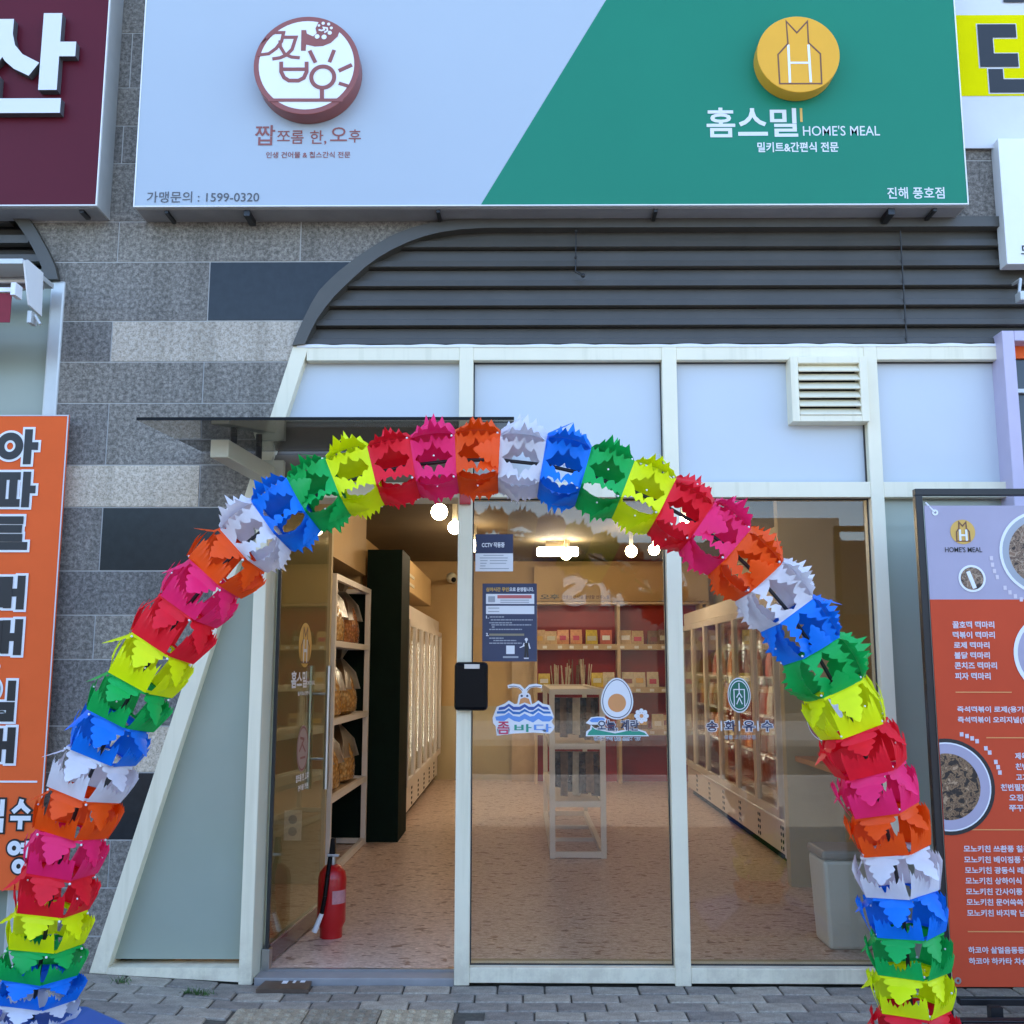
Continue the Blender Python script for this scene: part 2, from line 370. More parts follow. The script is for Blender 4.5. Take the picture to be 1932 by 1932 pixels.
# ------------------------------------------------------------------ ground
def ground_z(x): return max(0.0, (-x-1.25))*.06 if x > -3.5 else .135
b = MB(); xs = [-60, -3.5] + [-3.5+.25*i for i in range(1, 29)] + [4, 60]
vs = []; fs = []
ys = [-9.6, .12]
for y in ys:
    for x in xs: vs.append((x, y, ground_z(x)-.012))
n = len(xs)
fs = [(i, i+1, n+i+1, n+i) for i in range(n-1)]
pavement = b.add(vs, fs).build('pavement', M['joint'], kind='structure', recalc=False)
road = MB().box(-60, 60, -17, -9.75, -.3, -.13).build('road', M['asphalt'], kind='structure')
MB().box(-60, 60, -9.75, -9.6, -.3, 0).build('kerb', M['grout'], kind='structure', bevel=.01)
MB().box(-60, 60, -25, -17, -.3, 0).build('far_pavement', M['pavefield'], kind='structure')
MB().box(-250, 250, -250, 250, -.6, -.31).build('ground', M['asphalt'], kind='structure')
MB().box(-60, 60, -9.59, -1.0, -.03, .0).build('paved_field', M['pavefield'], pavement)
# pavers one by one
PL, PW = .2225, .122
def paver_mesh(w, d):
    g = .004
    m_ = MB().box(-w/2+g, w/2-g, -d/2+g, d/2-g, -.03, 0)
    me = bpy.data.meshes.new('paver'); me.from_pydata(m_.v, [], m_.f)
    bm = bmesh.new(); bm.from_mesh(me); bmesh.ops.recalc_face_normals(bm, faces=bm.faces)
    top = [e for e in bm.edges if all(v.co.z > -.001 for v in e.verts)]
    bmesh.ops.bevel(bm, geom=top, offset=.005, segments=1, affect='EDGES'); bm.to_mesh(me); bm.free()
    me.materials.append(M['paver']); return me
pm = paver_mesh(PL, PW)
tact = [P(447+3, 1906, 0).x, 0]
TX0 = CP.x + ray(447, 1906).x * (-(H)/ray(447, 1906).z); TX1 = CP.x + ray(858, 1906).x * (-(H)/ray(858, 1906).z)
TY1 = CP.y + ray(650, 1905).y * (-(H)/ray(650, 1905).z)
for j in range(8):
    yc = -.008 - PW/2 - j*PW
    off = [0, .11, .03, .14, .05, .16, .0, .1][j]
    for i in range(-12, 12):
        xc = i*PL + off + (.01*j)
        if TX0-PL/2+.02 < xc < TX1+PL/2-.02 and yc - PW/2 < TY1-.01 and yc > TY1-.34: 
            continue
        if yc > TY1-.34 and yc-PW/2 < TY1 - .01 and TX0-PL/2 < xc < TX1+PL/2: continue
        o = bpy.data.objects.new('paver', pm); z = ground_z(xc)
        o.location = (xc, yc, z + random.uniform(-.0035, .0035))
        o.rotation_euler = (random.uniform(-.02, .02), math.atan(.06) * (1 if xc < -1.25 else 0) + random.uniform(-.015, .015), random.uniform(-.022, .022))
        link(o, pavement)
tw = (TX1-TX0)/3
for i in range(3):
    b = MB().box(-tw/2+.003, tw/2-.003, -tw/2+.003, tw/2-.003, -.03, 0)
    for a in range(6):
        for c_ in range(6):
            b.lathe((-tw/2+tw*(a+.5)/6, -tw/2+tw*(c_+.5)/6, -.001), [(.018, 0), (.016, .006), (.010, .009)], 10)
    b.build('tactile_paver', M['tactile'], pavement, loc=(TX0+tw*(i+.5), TY1-tw/2, .001+random.uniform(-.001, .002)), smooth=True)
# weeds by the slanted frame
for (u, v, lab) in ((228, 1857, 'small faint grass tuft at the slanted frame foot, nearer the garland leg'), (370, 1870, 'larger green grass tuft in the paver joint below the frosted panel')):
    r = ray(u, v); p = CP + r*(-(H-.03)/r.z); b = MB(); k = 45 if u < 300 else 120
    for q in range(k):
        a = random.uniform(0, 6.28); l = random.uniform(.02, .055); s = random.gauss(0, .022 if u < 300 else .04), random.gauss(0, .012)
        c0 = Vector((s[0], s[1], 0)); t = c0 + Vector((math.cos(a)*l*.8, math.sin(a)*l*.5, l*random.uniform(.3, .9)))
        w_ = Vector((-math.sin(a), math.cos(a), 0))*.0025
        b.add([c0-w_, c0+w_, t], [(0, 1, 2)])
    o = b.build('grass_tuft', M['grass'], loc=(p.x, p.y, ground_z(p.x)), recalc=False); tag(o, lab, 'grass tuft', 'weeds growing in the pavement joints')

# ------------------------------------------------------------------ the building
bld = thing('shop_building', 'granite clad shop building with ivory framed windows under grey louvres', 'building', (0, .3, 0))
# opening outline
arc_o = [XZ(*p) for p in [(554, 655), (565, 628), (577, 602), (590, 576), (604, 553), (620, 536), (639, 518), (664, 498), (690, 480), (718, 462), (748, 446), (780, 434), (815, 425), (860, 419), (920, 416)]]
arc_i = [XZ(*p) for p in [(578, 652), (590, 626), (601, 605), (616, 584), (633, 563), (650, 546), (668, 529), (690, 509), (716, 490), (742, 475), (772, 461), (800, 451), (832, 443), (870, 437.5), (920, 434.5)]]
SL0, SL1 = XZ(554, 655), XZ(169, 1838)
def open_x(z):
    if z <= SL0[1]:
        t = (SL0[1]-z)/(SL0[1]-SL1[1]); return SL0[0]+(SL1[0]-SL0[0])*t
    for a, b_ in zip(arc_o, arc_o[1:]):
        if a[1] <= z <= b_[1]: return a[0]+(b_[0]-a[0])*(z-a[1])/(b_[1]-a[1])
    return 99
larc_o = [XZ(*p) for p in [(114.6, 531), (110, 510), (102.6, 492.5), (93, 473), (83, 455.4), (73, 437), (63, 421), (45, 402), (20, 386), (-20, 372)]]
larc_i = [XZ(*p) for p in [(84, 531), (84, 508), (78, 494), (68, 474), (58, 456), (46, 438), (33, 421), (15, 405), (-8, 394), (-30, 388)]]
def left_x(z):
    if z <= larc_o[0][1]: return larc_o[0][0]
    for a, b_ in zip(larc_o, larc_o[1:]):
        if a[1] <= z <= b_[1]: return a[0]+(b_[0]-a[0])*(z-a[1])/(b_[1]-a[1])
    return -4.5
ARCTOP = arc_o[-1][1]
# tiles: courses by joint height, joints by pixel
courses = [(-150, [(60, 'g'), (233, 'g'), (640, 'g'), (1100, 'g'), (1600, 'g')]), (0-60, [(60, 'g'), (230, 'l'), (600, 'g'), (1100, 'g'), (1700, 'g')]), (62, [(120, 'g'), (247, 'g'), (560, 'g'), (1000, 'g'), (1500, 'g')]),
 (165, [(120, 'g'), (420, 'g'), (900, 'g'), (1450, 'g')]), (237, [(80, 'l'), (231, 'g'), (600, 'g'), (1050, 'g'), (1600, 'g')]), (308, [(90, 'g'), (150, 'l'), (420, 'g'), (900, 'g'), (1500, 'g')]),
 (418, [(223, 'g'), (567, 'g')]), (494, [(393.5, 'g'), (9999, 'd')]), (605.6, [(210, 'g'), (9999, 'l')]), (682.6, [(383, 'g')]), (760.4, [(202, 'g')]),
 (877, [(376, 'L'), ]), (957, [(190, 'g'), (9999, 'd')]), (1077, []), (1160.5, [(177, 'g')]), (1244, []), (1370, [(205, 'g'), (9999, 'l')]), (1457.5, [(190, 'g'), (9999, 'd')]), (1585.4, [(205, 'g')]), (1675.6, []), (1767, [(150, 'g')]), (1862, [])]
zs = [P(300, c_[0]).z for c_ in courses]
zs[-1] = -.05
G = .0035
TM = {'g': M['tile'], 'l': M['tile_light'], 'L': M['tile_light'], 'd': M['tile_dark']}
def clipped(x0, x1, z0, z1):
    zz = sorted([z0+(z1-z0)*i/6 for i in range(7)]+([ARCTOP-.0005, ARCTOP+.0005] if z0 < ARCTOP < z1 else [])); N = len(zz)
    L = [(max(x0, left_x(z)+.002), z) for z in zz]; R = [(min(x1, open_x(z)-.002), z) for z in zz]
    ok = [i for i in range(N) if R[i][0]-L[i][0] > .004]
    if len(ok) < 2: return None
    L = [L[i] for i in ok]; R = [R[i] for i in ok]
    def simp(a):
        if max(abs(q[0]-a[0][0]) for q in a) < 1e-5: return [a[0], a[-1]]
        return a
    L = simp(L); R = simp(R)
    return R + L[::-1]
for k in range(len(courses)-1):
    z1, z0 = zs[k]-G, zs[k+1]+G
    vm = (courses[k][0]+courses[k+1][0])/2
    x0 = -4.6
    js = [j for j in courses[k][1]]
    lim = 4.4
    prev_t = 'g'
    edges = [(P(j[0], vm).x if j[0] < 9000 else lim, j[1]) for j in js]
    if not edges or edges[-1][0] < lim: edges.append((lim, 'g' if not (js and js[-1][1] == 'L') else 'g'))
    for x1, t in edges:
        if z0 < ARCTOP < z1 and x1 > 1.0:       # course cut by the louvre head
            pass
        pts = clipped(x0+G, x1-G, z0, z1)
        if pts: MB().prism(pts, 0, .03).build('stone_tile', TM[t], bld, bevel=.0015)
        x0 = x1
# grout / structural wall behind the tiles
N = 42; zz = sorted([-.05+(zs[0]+.05)*i/39 for i in range(40)]+[ARCTOP-.0005, ARCTOP+.0005])
MB().strip([(max(-4.6, left_x(z)), z) for z in zz], [(min(4.4, open_x(z)), z) for z in zz], .0035, .2).build('backing_wall', M['grout'], bld)
# upper mass and flanks (also what keeps the street in shade)
MB().box(-12, 12, .21, 12, 3.2, 7.6).box(-12, 12, -.02, .21, zs[0]+.01, 7.6).build('upper_storeys', M['tile'], bld)
MB().box(-12, -1.95, .45, 12, -.3, 3.2).box(2.75, 12, .21, 12, -.3, 3.2).box(-1.95, 2.75, 9.0, 12, -.3, 3.2).build('inner_mass', M['wall_in'], bld)
MB().box(-12, -4.6, -.02, .45, -.3, zs[0]).box(4.4, 12, -.02, .21, -.3, zs[0]).build('flank_wall', M['tile'], bld)
# arc frame
MB().strip(arc_o, arc_i, -.035, .10).build('arched_trim', M['darkmetal'], bld, smooth=True)
zt0, zt1 = arc_i[-1][1], arc_o[-1][1]
MB().box(arc_o[-1][0]-.001, 4.4, -.034, .10, zt0, zt1).build('louvre_head', M['darkmetal'], bld)
# louvre slats
lines = [430, 470, 507, 543.7, 580.7, 617.8, 653]
def inner_x(z):
    for a, b_ in zip(arc_i, arc_i[1:]):
        if a[1] <= z <= b_[1]: return a[0]+(b_[0]-a[0])*(z-a[1])/(b_[1]-a[1])
    return arc_i[0][0] if z < arc_i[0][1] else arc_i[-1][0]
XR = 4.4
for a, b_ in zip(lines, lines[1:]):
    z1, z0 = P(1000, a).z, P(1000, b_).z; h = z1-z0
    prof = [(.034, z1+.004), (.026, z0+h*.50), (.004, z0+h*.42), (-.006, z0+.012), (.0, z0+.009), (.05, z0+.0085)]
    vs = []; fs = []
    for (y, z) in prof: vs += [(inner_x(z)-.02, y, z), (XR, y, z)]
    nn = len(prof)
    for i in range(nn): j = (i+1) % nn; fs.append((2*i, 2*i+1, 2*j+1, 2*j))
    fs += [tuple(2*i for i in range(nn)), tuple(2*i+1 for i in range(nn))[::-1]]
    MB().add(vs, fs).build('louvre_slat', M['darkmetal'], bld)
MB().box(P(600, 600).x-.3, XR, .09, .11, P(1000, 655).z, ARCTOP).build('louvre_backing', M['blackmetal'], bld)
MB().box(P(1703, 540).x, P(1705, 540).x, -.008, .0, P(1700, 650).z, P(1700, 436).z).build('louvre_joint', M['reveal'], bld)
# shop window frames
zTop, zT2 = P(1000, 654).z, P(1000, 681).z
zB1, zB0 = P(1400, 910).z, P(1400, 939).z
zS1, zS0 = P(1400, 1826).z, .0
def X(u, v): return P(u, v).x
m1 = (X(860, 1400), X(888, 1400)); m2 = (X(1264, 1400), X(1294, 1400)); m3 = (X(1646, 1100), X(1672, 1100))
m1t = (X(867, 780), X(893, 780)); m2t = (X(1250, 780), X(1277, 780)); m3t = (X(1638, 780), X(1662, 780))
m1 = m1t = ((m1[0]+m1t[0])/2, (m1[1]+m1t[1])/2); m2 = m2t = ((m2[0]+m2t[0])/2, (m2[1]+m2t[1])/2); m3 = m3t = ((m3[0]+m3t[0])/2, (m3[1]+m3t[1])/2)
xrEnd = X(1888, 780)
FY0, FY1 = -.015, .11
def fb(x0, x1, z0, z1, name, y0=FY0, y1=FY1, mat='frame', bev=.003):
    return MB().box(x0, x1, y0, y1, z0, z1).build(name, M[mat], bld, bevel=bev)
bead = MB(); N = 160; xa, xb = (SL0[0]+.02, xrEnd); vs = []; fs = []
for i in range(N):
    x = xa+(xb-xa)*i/(N-1); hh = .004+.006*abs(math.sin(i*.37)*math.sin(i*.11+1)); vs += [(x, FY0-.002, zTop-.008), (x, FY0-.002, zTop+hh), (x, FY0+.01, zTop+hh)]
for i in range(N-1): fs += [(3*i, 3*i+3, 3*i+4, 3*i+1), (3*i+1, 3*i+4, 3*i+5, 3*i+2)]
bead.add(vs, fs).build('sealant_bead', M['sticker'], bld, recalc=False)
# slanted member
def slx(z, off=0): t = (SL0[1]-z)/(SL0[1]-SL1[1]); return SL0[0]+(SL1[0]-SL0[0])*t+off
SW = XZ(372, 1310)[0]-XZ(341, 1310)[0]
MB().prism([(slx(zTop), zTop), (slx(zTop, SW), zTop), (slx(zS0+.05, SW), zS0+.05), (slx(zS0+.05), zS0+.05)], FY0, FY1+.05).build('slanted_mullion', M['frame'], bld, bevel=.003)
for (a, b_) in ((slx(zTop, SW)-.01, m1[0]), (m1[1], m2[0]), (m2[1], m3[0]), (m3[1], xrEnd)): fb(a, b_, zT2, zTop, 'top_rail', FY0+.002)
fb(m1[0], m1[1], 0, zTop, 'mullion'); fb(m2[0], m2[1], 0, zTop, 'mullion'); fb(m3[0], m3[1], 0, zTop, 'mullion')
cx0, cx1 = X(472, 1310), X(495, 1310)
colx = (min(cx0, X(454, 1827)+.006)+cx0)/2
fb(colx, cx1, 0, zB1, 'entrance_post')
for (a, b_) in ((m1[1], m2[0]), (m2[1], m3[0]), (m3[1], xrEnd)):
    fb(a, b_, zB0, zB1, 'transom_rail', FY0+.002); fb(a, b_, .012, zS1, 'bottom_rail', FY0+.002)
fb(cx1, m1[0], zB0, zB1, 'door_head', FY0+.004, .2)
MB().prism([(cx1, .02), (X(485, 1838), .02), (colx, .02), (slx(.06), .06), (slx(.12), .135), (colx, .135)], FY0+.003, FY1).build('bottom_rail', M['frame'], bld) if False else None
MB().prism([(slx(.05), .05), (colx+.001, .012), (colx+.001, zS1-.005), (slx(zS1), zS1-.005)], FY0+.003, FY1).build('bottom_rail', M['frame'], bld)
# jamb side
px_ = P(523, 1310, .2).x
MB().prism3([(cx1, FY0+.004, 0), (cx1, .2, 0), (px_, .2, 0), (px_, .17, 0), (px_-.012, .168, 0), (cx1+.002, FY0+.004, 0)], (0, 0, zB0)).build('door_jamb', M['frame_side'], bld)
# frosted triangle
MB().prism([(slx(zT2-.02, SW*.8), zT2), (colx+.0, zT2), (colx, .1), (slx(.1, SW*.8), .1)], .05, .062).build('frosted_pane', M['frost'], bld) if False else None
MB().prism([(slx(zB1, SW*.8), zB1), (colx+.005, zB1), (colx+.005, .1), (slx(.1, SW*.8), .1)], .05, .062).build('frosted_pane', M['frost'], bld)
def gasket(x0, x1, z0, z1, y=.03, w=.006):
    b = MB()
    b.box(x0, x1, y, y+.01, z1-w, z1).box(x0, x1, y, y+.01, z0, z0+w).box(x0, x0+w, y+.001, y+.011, z0+w, z1-w).box(x1-w, x1, y+.001, y+.011, z0+w, z1-w)
    b.build('gasket', M['reveal'], bld)
# transom panels
zBc, zBd = P(700, 802).z, P(700, 856).z
M['bronze'] = paint('dark_bronze_panel', (.10, .075, .055), .3, .08, 3); M['taupe'] = paint('taupe_header_panel', (.22, .18, .13), .45, .06, 3)
MB().prism([(slx(zT2, SW*.8), zT2+.01), (m1[0]+.01, zT2+.01), (m1[0]+.01, zBc), (slx(zBc, SW*.8), zBc)], .045, .06).build('transom_panel', M['panel'], bld)
MB().prism([(slx(zBc, SW*.8), zBc-.002), (m1[0]+.01, zBc-.002), (m1[0]+.01, zBd), (slx(zBd, SW*.8), zBd)], .04, .06).build('bronze_panel', M['bronze'], bld)
MB().prism([(cx1, zBd-.002), (m1[0]+.0, zBd-.002), (m1[0]+.0, zB1), (cx1, zB1)], .02, .06).build('header_panel', M['taupe'], bld)
for (a, b_) in ((m1[1], m2[0]), (m2[1], m3[0]), (m3[1], xrEnd)):
    MB().box(a-.01, b_+.01, .045, .06, zB1-.01, zT2+.01).build('transom_panel', M['panel'], bld); gasket(a, b_, zB1, zT2)
# lower glass
for (a, b_) in ((m1[1], m2[0]), (m2[1], m3[0])):
    MB().box(a-.005, b_+.005, .05, .058, zS1-.01, zB0+.01).build('window_pane', M['glass'], bld); gasket(a, b_, zS1, zB0, .034)
MB().box(m3[1]-.005, xrEnd+.01, .05, .058, zS1-.01, zB0+.01).build('frosted_pane', M['frost'], bld)
MB().box(m1[1], m3[0], .12, .20, zS1-.03, P(1100, 1809, .2).z).build('inner_sill', M['wall_olive'], bld, bevel=.002)
# threshold
MB().box(cx1+.01, m1[0], .0, .14, -.01, .028).build('threshold', M['casegrey'], bld, bevel=.003)
MB().box(cx1+.01, m1[0], .115, .13, .028, .04).build('threshold_strip', M['steel'], bld)
# right neighbour frame and window
xl0, xl1 = X(1887, 800), X(1910, 800)
nb = thing('neighbour_window', 'lavender framed neighbour shop window at the right edge with orange blind', 'window', (xl0, 0, 0))
zN1 = P(1900, 634).z
MB().box(xl0, xl1, -.09, .06, .0, zN1).build('window_frame', M['lavender'], nb, bevel=.005)
MB().box(xl1, 3.4, -.09, .06, zN1-.055, zN1).build('window_head', M['lavender'], nb, bevel=.005)
MB().box(xl1, 3.4, .0, .02, P(1920, 676).z, zN1-.055).build('orange_blind', M['orange'], nb)
MB().box(xl1, 3.4, .02, .035, 0.0, P(1920, 676).z).build('pane', M['farglass'], nb)
MB().box(xl1, 3.4, -.01, .018, P(1920, 738).z-.01, P(1920, 738).z+.01).build('glazing_bar', M['alu'], nb)
# left neighbour: arched louvre, grey frame, pale glass, awning
ln = thing('neighbour_shopfront', 'neighbour shopfront at the left edge with grey arched trim and pale green glass', 'shopfront', (larc_o[0][0], 0, 0))
MB().strip(larc_o, larc_i, -.035, .10).build('arched_trim', M['darkmetal'], ln, smooth=True)
fx0, fx1 = X(85, 700), X(113, 700)
MB().box(fx0, fx1, -.01, .1, 0, larc_o[0][1]).build('window_frame', M['alu'], ln, bevel=.012)
MB().box(-4.6, fx0, .06, .07, 0, P(40, 500).z).build('frosted_pane', M['frost'], ln)
def lin_x(z):
    for a, b_ in zip(larc_i, larc_i[1:]):
        if a[1] <= z <= b_[1]: return a[0]+(b_[0]-a[0])*(z-a[1])/(b_[1]-a[1])+.02
    return larc_i[0][0]
for a, b_ in ((385, 421), (421, 460), (460, 495)):
    z1, z0 = P(20, a).z, P(20, b_).z
    MB().prism3([(-4.6, .07, z1-.005), (-4.6, .04, z0+(z1-z0)*.45), (-4.6, .0, z0+(z1-z0)*.43), (-4.6, .0, z0+.006), (-4.6, .06, z0+.006)], (lin_x((z0+z1)/2)+4.6, 0, 0)).build('louvre_slat', M['darkmetal'], ln)
MB().strip([(-4.6, z) for x, z in larc_o[:8]], [(x-.01, z) for x, z in larc_o[:8]], .09, .1).build('louvre_backing', M['blackmetal'], ln)
aw = thing('rolled_awning', 'rolled maroon awning with white end plate under the left sign', 'awning', (P(60, 540, -.2).x, -.2, P(60, 540, -.2).z))
ex = P(46, 500, -.40).x
MB().prism3([PX(43, 492, ex), PX(52, 575, ex) , PX(76, 597, ex), PX(79, 515, ex), PX(50, 490, ex)], (.008, 0, 0)).build('end_plate', M['alu_white'], aw)
zr = P(20, 532, -.2).z
MB().cyl((-4.6, -.2, zr), (ex-.01, -.2, zr), .045, n=20).build('roller', M['steel'], aw, smooth=True)
MB().box(-4.6, ex, -.42, -.08, P(20, 500, -.4).z, P(20, 491, -.4).z).build('awning_hood', M['alu'], aw)
MB().box(-4.6, P(28, 545, -.38).x, -.40, -.37, P(10, 553, -.38).z, P(10, 545, -.38).z).build('front_bar', M['alu_white'], aw)
MB().box(P(26, 545, -.40).x, P(35, 545, -.40).x, -.43, -.36, P(30, 560, -.4).z, P(30, 537, -.4).z).build('bar_cap', M['sticker'], aw)
MB().box(-4.6, P(20, 580, -.39).x, -.39, -.385, P(10, 608, -.39).z, P(10, 553, -.39).z).build('valance', M['maroonfab'], aw)
MB().box(P(58, 580, -.3).x, P(66, 580, -.3).x, -.33, -.27, P(60, 612, -.3).z, P(60, 590, -.3).z).cyl(P(66, 595, -.3), P(76, 612, -.3), .008, n=8).build('crank_eye', M['alu'], aw)

# ------------------------------------------------------------------ signs
YS = -.18
def sign_case(par, x0, x1, z0, z1, y, face, edge=.006):
    MB().box(x0, x1, y+.012, .0, z0, z1).build('sign_case', M['alu'], par, bevel=.004)
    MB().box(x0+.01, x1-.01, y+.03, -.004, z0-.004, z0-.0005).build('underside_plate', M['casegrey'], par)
    b = MB(); b.box(x0, x1, y, y+.012, z0, z0+edge).box(x0, x1, y, y+.012, z1-edge, z1).box(x0, x0+edge, y, y+.012, z0+edge, z1-edge).box(x1-edge, x1, y, y+.012, z0+edge, z1-edge)
    b.build('edge_trim', M['alu_white'], par)
    return x0+edge, x1-edge, z0+edge, z1-edge
x0 = P(254, 340, YS).x; x1 = P(1825, 340, YS).x; z0 = P(1000, 388, YS).z; z1 = z0+1.40
ms = thing('fascia_sign', 'wide two tone white and green shop sign above the entrance with two round emblems', 'sign', ((x0+x1)/2, YS, z0))
a0, a1, b0, b1 = sign_case(ms, x0, x1, z0, z1, YS, None)
dA = P(907, 386, YS); dB = P(1143, 0, YS); sl = (dB.x-dA.x)/(dB.z-dA.z)
dx0 = dA.x + sl*(b0-dA.z); dx1 = dA.x + sl*(b1-dA.z)
MB().prism([(a0, b0), (dx0, b0), (dx1, b1), (a0, b1)], YS+.004, YS+.012).build('white_face', M['signwhite'], ms)
MB().prism([(dx0, b0), (a1, b0), (a1, b1), (dx1, b1)], YS+.003, YS+.012).build('green_face', M['signgreen'], ms)
def letters(par, items, mat, Y, bold=0.0, name='lettering', halo=None, halomat=None, ref=None):
    b = MB()
    for (s, u0, v0, u1, v1) in items: text_px(b, s, u0, v0, u1, v1, Y, bold, ref)
    if halo:
        h = MB()
        for (s, u0, v0, u1, v1) in items: text_px(h, s, u0, v0, u1, v1, Y+.0015, halo, bold)
        h.build('letter_outline', halomat, par, recalc=False)
    return b.build(name, mat, par, recalc=False)
YF = YS+.0015
letters(ms, [('짭', 481, 236, 519, 274), ('쪼', 523, 247, 547, 266), ('롬', 549, 246, 573, 271), ('한,', 585, 246, 616, 273), ('오', 623, 240, 655, 266), ('후', 658, 244, 681, 269)], M['brown'], YF, .008)
letters(ms, [('인생 건어물 & 칩스간식 전문', 502, 286, 661, 298)], M['brown'], YF, .012)
letters(ms, [('가맹문의 : 1599-0320', 277, 361, 489, 382)], M['greytext'], YF, .006)
letters(ms, [('홈', 1333, 203, 1387, 259), ('스', 1392, 204, 1448, 256), ('밀', 1453, 204, 1505, 258)], M['white'], YF-.001, .018)
letters(ms, [("HOME'S MEAL", 1515, 237, 1660, 256)], M['white'], YF, .003)
letters(ms, [('밀키트&간편식 전문', 1429, 268, 1582, 287)], M['white'], YF, .022)
letters(ms, [('진해 풍호점', 1674, 353, 1782, 375)], M['white'], YF, .012)
q = rect(1509.5, 204, 1514, 230, YF); MB().box(q[0], q[1], YF, YF+.001, q[2], q[3]).build('gold_tick', M['goldlogo'], ms)
# round emblem, brown
def emb(par, cu, cv, ru, depth, name, mat):
    Yf = YS-depth; c = P(cu, cv, Yf); R = (P(cu+ru, cv, Yf).x-P(cu-ru, cv, Yf).x)/2
    b = MB().cyl((c.x, Yf, c.z), (c.x, YS+.002, c.z), R, n=64)
    o = b.build(name, mat, par, smooth=True, bevel=.003); return Yf, c, R, o
Yf, c, R, o1 = emb(ms, 578.3, 122.8, 100, .095, 'brown_emblem', M['brown'])
def q1(x, y): return XZ(460+x*.1521, 12.8+y*.1521, Yf)
k1 = .1521/F*(D+Yf)*1.03
Yw = Yf-.001
MB().prism(circ(c.x, c.z, R*.90, n=56), Yw, Yw+.0008).build('white_field', M['sticker'], o1)
b = MB(); Yt = Yw-.0015
for pts, w in (([(400, 322), (495, 322), (470, 430), (400, 520), (310, 585), (170, 602)], 42), ([(480, 380), (648, 380), (600, 530), (530, 600), (450, 635), (355, 650)], 44),
               ([(450, 420), (455, 500), (510, 590), (590, 625), (695, 635)], 42), ([(465, 685), (465, 810), (500, 880), (560, 918), (680, 918), (745, 885), (780, 810), (780, 685)], 50),
               ([(480, 777), (770, 777)], 46), ([(818, 548), (890, 695)], 50), ([(1122, 538), (1062, 690)], 50), ([(1342, 722), (1178, 797)], 52), ([(1180, 950), (1300, 988)], 46),
               ([(970, 1000), (970, 1150)], 54), ([(300, 1160), (1230, 1160)], 44), ([(415, 318), (350, 345), (280, 400)], 26)):
    stroke(b, [q1(*p) for p in pts], w*k1, Yt)
cc = q1(980, 875); stroke(b, circ(cc[0], cc[1], 150*k1, n=32), 52*k1, Yt, closed=True)
b.prism([q1(*p) for p in [(715, 292), (775, 292), (782, 335), (860, 370), (885, 350), (905, 330), (890, 270), (935, 180), (1020, 160), (1190, 300), (1165, 370), (1080, 450), (980, 490), (880, 495), (775, 470), (768, 548), (710, 548)]], Yt, Yt+.001)
b.prism([q1(*p) for p in [(230, 420), (330, 350), (420, 322), (400, 300), (300, 360), (210, 460)]], Yt+.0003, Yt+.0012)
b.build('emblem_lines', M['brown'], o1)
b = MB()
for x, y, r in ((935, 240, 17), (987, 212, 22), (1055, 222, 21), (1088, 270, 20), (1068, 330, 28), (998, 382, 34), (912, 376, 32)):
    cc = q1(x, y); b.prism(circ(cc[0], cc[1], r*k1, n=14), Yt-.003, Yt-.002)
stroke(b, [q1(*p) for p in [(930, 290), (965, 300), (1000, 290), (990, 262), (1035, 270), (1040, 300), (1000, 325)]], 20*k1, Yt-.002)
b.build('emblem_dots', M['sticker'], o1)
# round emblem, gold
Yf, c, R, o2 = emb(ms, 1506.5, 102, 78, .085, 'gold_emblem', M['gold'])
def q2(x, y): return XZ(1310+x*.3222, y*.3222, Yf)
k2 = .3222/F*(D+Yf)
b = MB(); stroke(b, [q2(*p) for p in [(538, 125), (600, 192), (662, 125), (668, 250), (738, 315), (746, 490), (500, 490), (490, 320), (548, 255)]], 9*k2, Yf-.001, closed=True); b.build('house_outline', M['brownline'], o2)
b = MB(); stroke(b, [q2(550, 262), q2(560, 484)], 15*k2, Yf-.0005); stroke(b, [q2(668, 262), q2(682, 482)], 15*k2, Yf-.0005); stroke(b, [q2(560, 368), q2(672, 368)], 13*k2, Yf-.0005); b.build('letter_h', M['sticker'], o2)
# brackets below the sign
for (u, v, s) in ((320, 404, .5), (470, 414, 1), (828, 404, .5), (1235, 402, .5), (1676, 411, 1.1), (1757, 400, .5)):
    p = P(u, v, -.10); MB().box(p.x-.012*s-.004, p.x+.012*s+.004, -.15, -.02, z0-.008-.03*s, z0-.005).build('sign_bracket', M['blackmetal'], ms, bevel=.002)
# left maroon sign
xe = P(182, 388, YS).x; zb = P(90, 388, YS).z
ls = thing('maroon_sign', 'maroon sign box with a large white Korean letter at the top left corner', 'sign', (xe-.6, YS, zb))
a0, a1, b0, b1 = sign_case(ls, -4.0, xe, zb, zb+1.4, YS, None)
MB().box(a0, a1, YS+.003, YS+.012, b0, b1).build('maroon_face', M['signmaroon'], ls)
b = MB(); Yl = YS-.045
text_px(b, '산', -70, 25, 141, 213, Yl, .035)
o = b.build('white_letter', M['white'], ls, recalc=False)
me = o.data; bm = bmesh.new(); bm.from_mesh(me); r_ = bmesh.ops.extrude_face_region(bm, geom=bm.faces[:]); bmesh.ops.translate(bm, verts=[g for g in r_['geom'] if isinstance(g, bmesh.types.BMVert)], vec=(0, .045, 0)); bmesh.ops.recalc_face_normals(bm, faces=bm.faces); bm.to_mesh(me); bm.free()
me.materials.append(M['greytext'])
for p in me.polygons:
    if abs(p.normal.y) < .5: p.material_index = 1
MB().box(P(160, 400, -.1).x-.012, P(160, 400, -.1).x+.012, -.14, -.05, zb-.02, zb-.004).build('sign_bracket', M['blackmetal'], ls)
